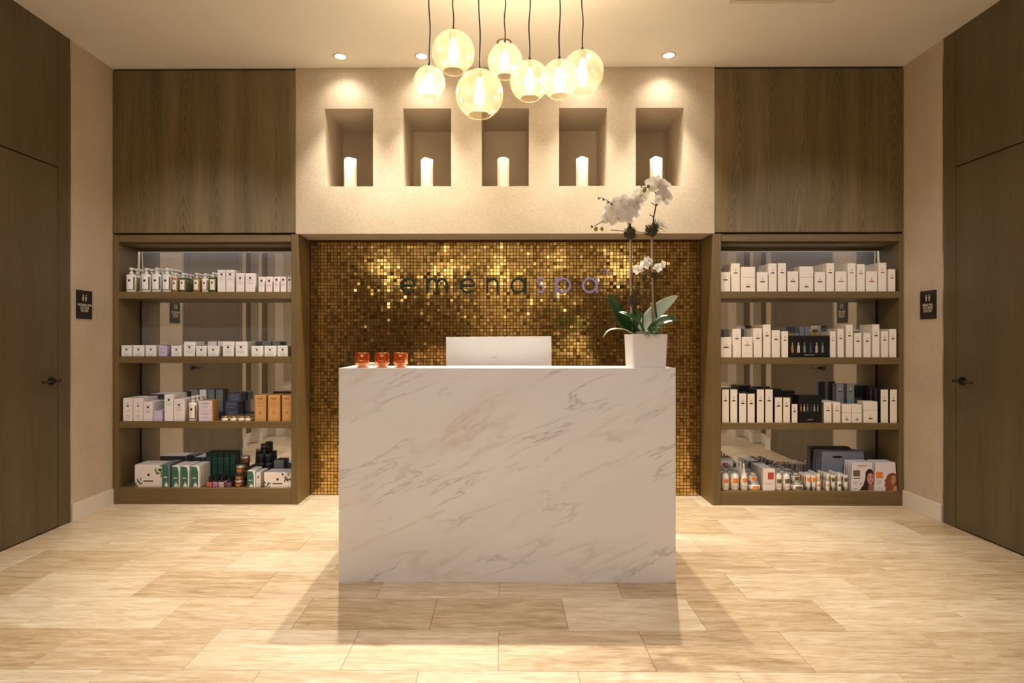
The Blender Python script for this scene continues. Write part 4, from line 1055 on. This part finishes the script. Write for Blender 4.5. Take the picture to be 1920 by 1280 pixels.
for k, x in enumerate((-2.44, -2.375, -2.31, -2.245)):
    put(carton(.055, .222, .05, (GREYC, CARDW, GREYC, GREYC)[k], 'tallink', GREYINK), 'carton', x, YT - .06, sh.z, '%s tall carton by the mirror, %s of four, left cabinet third shelf' % (('slate', 'white', 'slate', 'slate')[k], ORD[k]), 'box', sh.grp)
for a, b in ((476, 496.4), (500.7, 523), (527.6, 545)):
    sh.item('carton', 'box', 'tall orange kraft carton', a, b, carton(sh.W(a, b), 48.5 * HU, .075, KRAFT, 'kraft', KRAFTD), 2, .075)
# ---- left cabinet, bottom shelf
sh = Shelf('left', 3)
sh.item('carton', 'box', 'wide white carton printed with leaves', 248, 299.5, carton(sh.W(248, 299.5), 42 * HU, .15, CARDP, 'floral', BROWNINK), 1, .15, .03)
sh.item('carton', 'box', 'slim green and white tube carton', 302, 315.5, carton(sh.W(302, 315.5), 44 * HU, .05, GREYC, 'green', BROWNINK), 3, .05, rowdesc='slim green carton')
for a, b in ((320, 334.5), (337, 352), (356, 371)):
    sh.item('carton', 'box', 'green carton with white flower print', a, b, carton(sh.W(a, b), 40.5 * HU, .055, CARDW, 'green', BROWNINK), 3, .055, rowdesc='green carton')
for k in range(5):
    put(carton(.044, .228, .05, TEALD, 'lines', TEALC), 'carton', -2.33 + k * .048, YT - .06, sh.z, 'tall deep green carton at the back, %s of five, left cabinet bottom shelf' % ORD[k], 'box', sh.grp)
for a, b, m_, d_ in ((385, 394, POLR, 'red'), (396, 405, POLP, 'violet'), (407, 416.5, POLM, 'mauve'), (421, 431, POLD, 'plum')):
    sh.item('nail_polish', 'nail polish', '%s nail polish with black cap' % d_, a, b, polish(sh.W(a, b), 20 * HU, m_), 3, .036, .018, rowdesc='nail polish')
for row, (yo, lv) in enumerate(((.018, 3), (.09, 4))):
    for k in range(lv):
        put(jar(.034, .0545, AMBERG, (BROWNINK, SILVER)[(k + row) % 2 == 0], KRAFTD if row == 0 else None), 'cosmetic_jar', -2.016 + .004 * k, YF + yo + .002 * k, sh.z + k * .0549, 'amber glass jar, %s level of the %s jar stack, left cabinet bottom shelf' % (ORD[k], ('front', 'rear')[row]), 'jar', sh.grp)
for k, (a, b, tp, dsc) in enumerate(((462, 475.5, 884, 'white tube carton with green patch'), (476.5, 485, 888, 'slim white carton'))):
    sh.item('carton', 'box', dsc, a, b, carton(sh.W(a, b), (916 - tp) * HU, .045, CARDW, 'green' if k == 0 else 'tallink', BROWNINK), 3, .045, .016 + .02 * k, rowdesc='slim white carton')
for k, (x, lv) in enumerate(((-1.945, 0), (-1.885, 0), (-1.825, 0), (-1.918, 1), (-1.858, 1), (-1.918, 2), (-1.86, 2), (-1.892, 3))):
    put(jar(.0285, .0735, BLACK, NAVY), 'cosmetic_jar', x, YT - .075, sh.z + lv * .0739, 'black jar in the jar pyramid, %s level, %s jar, left cabinet' % (ORD[lv], ORD[k]), 'jar', sh.grp)
sh.item('carton', 'box', 'wide white carton with palm leaf print', 493, 544, carton(sh.W(493, 544), 28 * HU, .14, CARDP, 'floral', BROWNINK), 1, .14, .02)
put(carton(.075, .165, .05, GREYC, 'plainbox', GREYINK), 'carton', -1.775, YT - .06, sh.z, 'slate grey carton at the back behind the palm leaf carton', 'box', sh.grp)

# ---- right cabinet, top shelf
sh = Shelf('right', 0)
def banded(sh, a, b, t, bot, ink=BROWNINK, rows=3, dep=None, style='band', desc=None):
    wd = sh.W(a, b); h = (bot - t) * HU; dep = dep or min(.07, wd)
    size = 'tall' if h > 2.7 * wd else ('squat' if h < 1.6 * wd else 'medium')
    sh.item('carton', 'box', desc or '%s cream carton with %s band' % (size, TAGS[ink]), a, b, carton(wd, h, dep, CARDC, style, ink), rows, dep, gap=.003, rowdesc='cream carton')
def pair(sh, a, b, t, mid, bot, ink=BROWNINK, dep=.085):
    o = ORD[sh.n]; sh.n += 1; wd = sh.W(a, b)
    for k, (z0, z1) in enumerate(((0, bot - mid - .4), (bot - mid, bot - t))):
        put(carton(wd, (z1 - z0) * HU, dep, CARDC, 'low' if k == 0 else 'plainbox', ink), 'carton', sh.x((a + b) / 2), YF + .016, sh.z + z0 * HU + .0002 * k, 'cream box, %s of stacked pair %s from left, %s' % (('lower', 'upper')[k], o, sh.where), 'box', sh.grp)
B1 = 545.5
banded(sh, 1352.6, 1371, 509, B1); banded(sh, 1373.5, 1389, 493, B1); pair(sh, 1391.3, 1417.6, 499.5, 519, B1)
banded(sh, 1421.7, 1441.6, 509, B1); banded(sh, 1443.6, 1458.4, 493, B1); banded(sh, 1461, 1476, 492.5, B1); banded(sh, 1479, 1499, 508, B1)
pair(sh, 1501.5, 1527.3, 498.7, 519, B1); banded(sh, 1530, 1550, 509, B1); banded(sh, 1552, 1566.3, 492.5, B1)
banded(sh, 1569, 1590, 508, B1, GOLDINK); banded(sh, 1592, 1607, 492.5, B1, GOLDINK); banded(sh, 1609.2, 1624, 494.5, B1, GOLDINK)
banded(sh, 1626.5, 1647.3, 508, B1, REDINK); banded(sh, 1650, 1664.7, 492, B1, REDINK); banded(sh, 1668.7, 1681.5, 504, B1, REDINK)
# ---- right cabinet, second shelf
sh = Shelf('right', 1); B2 = 669.5
for a, b, t, ink in ((1353, 1373.2, 632, BROWNINK), (1376.2, 1391.2, 616.5, BROWNINK), (1393, 1413, 631.5, GOLDINK), (1415.6, 1430.4, 615.5, BROWNINK), (1433.5, 1447, 608.4, BROWNINK), (1449.7, 1464.3, 619, BROWNINK), (1468, 1480, 621, BROWNINK)): banded(sh, a, b, t, B2, ink)
sh.item('display_box', 'box', 'black display box printed with small bottles', 1481.2, 1557.8, display(sh.W(1481.2, 1557.8), 40.5 * HU, .10), 1, .10)
for k, (x, m_, h_) in enumerate(((2.185, GOLDINK, .185), (2.225, GOLDINK, .185), (2.265, GREYC, .185), (2.305, GREYC, .235), (2.345, GREYC, .235), (2.385, GOLDINK, .19), (2.425, GOLDINK, .19))):
    put(carton(.036, h_, .05, m_, 'plainbox', GREYINK), 'carton', x, YF + .135, sh.z, '%s carton behind the black display box, %s of seven, right cabinet second shelf' % ('gold' if m_ is GOLDINK else 'slate', ORD[k]), 'box', sh.grp)
for a, b, t, ink in ((1559.2, 1569.6, 621, GOLDINK), (1573.2, 1584.4, 616, BROWNINK), (1589, 1601.5, 608.4, BROWNINK), (1604.5, 1617.7, 623.6, BROWNINK), (1622, 1635, 623.6, BROWNINK), (1638.6, 1651.5, 608, BROWNINK), (1655.5, 1668, 620.6, BROWNINK), (1670.5, 1683.4, 616.5, BROWNINK)): banded(sh, a, b, t, B2, ink)
# ---- right cabinet, third shelf
sh = Shelf('right', 2); B3 = 792.5
for a, b, t in ((1355.3, 1368.4, 730.3), (1371, 1384.2, 730.3), (1387.5, 1401.2, 738), (1403.4, 1417, 738.4), (1421, 1434.5, 730.3), (1437, 1451, 730.3), (1454.8, 1468.6, 745.2), (1470.6, 1483.7, 745.6), (1486.5, 1497.5, 757.6)): banded(sh, a, b, t, B3, rows=2 if a > 1436 else 3, style='shell')
put(carton(.13, .245, .05, BLACKC, 'plainbox', GREYINK), 'carton', 2.085, YT - .118, sh.z, 'black carton standing behind cream cartons, right cabinet third shelf', 'box', sh.grp)
sh.item('display_box', 'box', 'black display box printed with small bottles', 1500, 1543, display(sh.W(1500, 1543), 51 * HU, .10), 1, .10)
banded(sh, 1548, 1561.6, 754.4, B3); banded(sh, 1565.3, 1578, 754.4, B3, GOLDINK)
pair(sh, 1581.7, 1599, 758.7, 774, B3, dep=.07); pair(sh, 1600.3, 1618.4, 758.7, 774, B3, dep=.07); pair(sh, 1622.2, 1648, 753, 768.5, B3)
for k, x in enumerate((2.585, 2.665)):
    put(carton(.070, .135, .07, GREYC, 'plainbox', GREYINK), 'carton', x, YF + .105, sh.z, 'slate carton under the %s upright slate box, right cabinet third shelf' % ('left', 'right')[k], 'box', sh.grp)
    put(carton(.054, .150, .06, GREYC, 'band', BLACKC) if False else carton(.054, .150, .06, GREYC, 'band', BROWNINK), 'carton', x - .002, YF + .108, sh.z + .1354, '%s of two upright slate boxes on top at the back, right cabinet third shelf' % ('left', 'right')[k], 'box', sh.grp)
banded(sh, 1654, 1668, 730.3, B3, style='shell'); banded(sh, 1671.4, 1684.5, 730.3, B3, style='shell')
# ---- right cabinet, bottom shelf
sh = Shelf('right', 3); B4 = 921
sh.item('pump_bottle', 'bottle', 'white pump bottle with orange square', 1357, 1370.6, salon(sh.W(1357, 1370.6), 40 * HU, ORANGE, 'pump'), 3, .056, rowdesc='white pump bottle')
sh.item('pump_bottle', 'bottle', 'white pump bottle with orange square', 1374, 1389.2, salon(sh.W(1374, 1389.2), 40.5 * HU, ORANGE, 'pump'), 3, .056, rowdesc='white pump bottle')
sh.item('spray_bottle', 'bottle', 'white spray bottle with orange square', 1392.5, 1405.6, salon(sh.W(1392.5, 1405.6), 50 * HU, ORANGE, 'spray'), 3, .056, rowdesc='white spray bottle')
def jars(sh, a, b, c, d, ink, nm):
    o = ORD[sh.n]; sh.n += 1; r1 = sh.W(a, b) / 2; r2 = sh.W(c, d) / 2
    for row in range(3):
        yy = YF + .016 + row * (2 * r1 + .003)
        if yy + 2 * r1 > YT - .003: break
        tail = '' if row == 0 else ('directly behind, ' if row == 1 else 'two behind, ')
        put(jar(r1, .066, WHITEP, SILVER, ink, .40, .86), 'cosmetic_jar', sh.x((a + b) / 2), yy, sh.z, 'wide white %s jar, %slower of stack %s from left, right cabinet' % (nm, tail, o), 'jar', sh.grp)
        put(jar(r2, .066, WHITEP, SILVER, ink, .40, .86), 'cosmetic_jar', sh.x((a + b) / 2) - .008, yy + r1 - r2, sh.z + .0664, 'small white %s jar, %supper of stack %s from left, right cabinet' % (nm, tail, o), 'jar', sh.grp)
jars(sh, 1408, 1431, 1408, 1424.5, ORANGE, 'orange labelled')
sh.item('carton', 'box', 'white carton with red orange square', 1434, 1455.3, carton(sh.W(1434, 1455.3), 40.5 * HU, .075, CARDP, 'orangebox', REDINK), 3, .075, rowdesc='white carton')
sh.item('pump_bottle', 'bottle', 'white pump bottle with olive square', 1457.5, 1470.6, salon(sh.W(1457.5, 1470.6), 40.5 * HU, OLIVE, 'pump'), 3, .056, rowdesc='white pump bottle')
sh.item('pump_bottle', 'bottle', 'white pump bottle with olive square', 1472.3, 1486, salon(sh.W(1472.3, 1486), 40.5 * HU, OLIVE, 'pump'), 3, .056, rowdesc='white pump bottle')
jars(sh, 1489, 1513, 1489, 1505, OLIVE, 'olive labelled')
for a, b, ink, kd in ((1515, 1523.6, ORANGE, 't'), (1525, 1533.8, ORANGE, 't'), (1534.8, 1542.4, ORANGE, 's'), (1552.6, 1559.6, ORANGE, 's'), (1561.5, 1570.2, OLIVE, 't'), (1574, 1581.8, OLIVE, 's'), (1585, 1594.2, OLIVE, 't')):
    cn = 'orange' if ink is ORANGE else 'olive'
    if kd == 't': sh.item('cream_tube', 'tube', 'white tube standing on its cap, %s patch' % cn, a, b, tube(sh.W(a, b), 29 * HU, ink), 4, .030, rowdesc='white cream tube')
    else: sh.item('serum_bottle', 'bottle', 'small white bottle with %s patch' % cn, a, b, serum(sh.W(a, b), 31 * HU, ink), 4, .034, rowdesc='small white bottle')
# paper bags
def bag(w, h, d, mat, extra=()):
    mb = MB(); k = .012
    vs = [(-w / 2, 0, 0), (w / 2, 0, 0), (w / 2, d, 0), (-w / 2, d, 0), (-w / 2 + k, d * .35, h), (w / 2 - k, d * .35, h), (w / 2 - k, d * .62, h), (-w / 2 + k, d * .62, h)]
    mb.add(vs, [(0, 3, 2, 1), (4, 5, 6, 7), (0, 1, 5, 4), (1, 2, 6, 5), (2, 3, 7, 6), (3, 0, 4, 7)])
    return [('paper_bag', mb.mesh('paper_bag', mat), (0, 0, 0))] + list(extra)
def on_bag(h, d, polys, mat, name, lift=.0006):
    """flat print following the sloping front of a bag"""
    sl = d * .35 / h; mb = MB()
    for poly in polys:
        n = len(poly); vs = [(x, sl * z - lift, z) for x, z in poly] + [(x, sl * z + .0008, z) for x, z in poly]
        mb.add(vs, [tuple(range(n)), tuple(range(2 * n - 1, n - 1, -1))] + [(i, n + i, n + (i + 1) % n, (i + 1) % n) for i in range(n)])
    return (name, mb.mesh(name, mat), (0, 0, 0))
def ell(cx, cz, rx, rz, n=18, tilt=0.0): return [(cx + rx * math.cos(2 * PI * k / n) * math.cos(tilt) - rz * math.sin(2 * PI * k / n) * math.sin(tilt), cz + rx * math.cos(2 * PI * k / n) * math.sin(tilt) + rz * math.sin(2 * PI * k / n) * math.cos(tilt)) for k in range(n)]
BH, BD, BW = .213, .016, .172
def rectp(x0, x1, z0, z1): return [(x0, z0), (x1, z0), (x1, z1), (x0, z1)]
dark_print = [on_bag(BH, BD, [rectp(-.069, -.018, .108, .154)], OLIVE, 'printed_square'), on_bag(BH, BD, [rectp(-.067, -.018, .090, .097)], BROWNINK, 'printed_text'), on_bag(BH, BD, [rectp(-.067, -.035, .066, .069), rectp(-.067, -.030, .058, .061), rectp(-.067, -.04, .05, .053), rectp(-.067, -.036, .012, .018)], GREYINK, 'printed_text', .0005),
              on_bag(BH, BD, [ell(-.012, .055, .008, .008)], GREYINK, 'printed_seal', .0005), on_bag(BH, BD, [ell(0, .186, .036, .009)], PALEINK, 'handle_cutout', .0004),
              on_bag(BH, BD, [[(-.026, .002), (.082, .002), (.0815, .12), (.078, .150), (.062, .164), (.040, .160), (.024, .140), (.020, .090), (.006, .045)]], HAIRD, 'printed_hair', .0006),
              on_bag(BH, BD, [[(.040, .002), (.082, .002), (.081, .052), (.046, .052)]], SKIND, 'printed_neck', .0008), on_bag(BH, BD, [ell(.058, .092, .024, .042)], SKIN, 'printed_face', .0010), on_bag(BH, BD, [ell(.060, .071, .009, .0045)], LIPS, 'printed_lips', .0012), on_bag(BH, BD, [ell(.045, .103, .007, .0035), ell(.072, .103, .007, .0035)], HAIRD, 'printed_eyes', .0012)]
aub_print = [on_bag(BH, BD, [rectp(-.072, -.020, .094, .142)], ORANGE, 'printed_square'), on_bag(BH, BD, [rectp(-.070, -.030, .072, .075), rectp(-.070, -.026, .062, .065), rectp(-.070, -.034, .052, .055), rectp(-.070, -.022, .02, .023)], GREYINK, 'printed_text', .0005),
             on_bag(BH, BD, [[(-.004, .002), (.084, .002), (.084, .118), (.070, .132), (.046, .134), (.024, .126), (.010, .110), (.004, .092), (-.008, .074), (-.002, .056), (-.010, .040), (.000, .024)]], HAIRR, 'printed_hair', .0006),
             on_bag(BH, BD, [[(.050, .002), (.084, .002), (.084, .030), (.072, .040), (.060, .03)]], SKIN, 'printed_shoulder', .0008), on_bag(BH, BD, [ell(.058, .082, .017, .034, tilt=-.15)], SKIN, 'printed_face', .0010), on_bag(BH, BD, [ell(.056, .062, .008, .0035)], LIPS, 'printed_lips', .0012), on_bag(BH, BD, [ell(.051, .091, .005, .0025), ell(.066, .090, .005, .0025)], HAIRD, 'printed_eyes', .0012)]
bd, ba, bp = bag(BW, BH, BD, WHITEBAG, dark_print), bag(BW, BH, BD, WHITEBAG, aub_print), bag(BW, BH, BD, WHITEBAG)
for k in range(5):
    yy = YF + .018 + k * .024
    put(bd if k == 0 else bp, 'paper_bag', sh.x(1620.5), yy, sh.z, 'white paper bag printed with a dark haired portrait and olive square' if k == 0 else 'plain white paper bag, %s behind the dark haired portrait bag' % (None, 'directly', 'two places', 'three places', 'four places')[k], 'bag', 'white paper bags on the bottom shelf')
    put(ba if k == 0 else bp, 'paper_bag', sh.x(1664.0), yy + .001, sh.z, 'white paper bag printed with a curly auburn portrait and orange square' if k == 0 else 'plain white paper bag, %s behind the auburn portrait bag' % (None, 'directly', 'two places', 'three places', 'four places')[k], 'bag', 'white paper bags on the bottom shelf')
SH_, SD_ = .272, .02
sb = bag(.345, SH_, SD_, SLATEBAG, [on_bag(SH_, SD_, [ell(-.04, .225, .040, .010)], BLACKC, 'handle_cutout', .0005)])
for k in range(4): put(sb, 'paper_bag', 2.63 - k * .006, YF + .150 + k * .026, sh.z, 'large slate blue paper bag, %s of the four standing at the back' % ('front', 'second', 'third', 'rearmost')[k], 'bag', 'slate paper bags on the bottom shelf')
put(carton(.165, .205, .045, CARDP, 'orangebox', REDINK), 'carton', 1.722, YT - .0515, sh.z, 'large white carton at the back left, right cabinet bottom shelf', 'box', sh.grp)

# ================================================================== LOUNGE BENCHES (seen in the mirrors)
for s, nm in ((-1, 'left'), (1, 'right')):
    c = empty('lounge_bench', (-3.42 if s < 0 else 3.46, .75, 0)); tag(c, 'dark bench with cream cushion in the lobby, mirrored in the %s cabinet' % nm, 'bench', 'lounge benches in the lobby')
    build('platform', MB().bbox(-.40, .40, -.62, .62, .40, .46, .006), BROWNINK, c)
    build('base', MB().bbox(-.30, .30, -.50, .50, 0, .40, .006), BLACK, c)
    build('cushion', MB().bbox(-.36, .34, -.58, .58, .461, .58, .03), UPH, c)
    build('pillow', MB().bbox(*(sorted((s * .10, s * .34))), -.30, .30, .581, .86, .06), UPH, c)
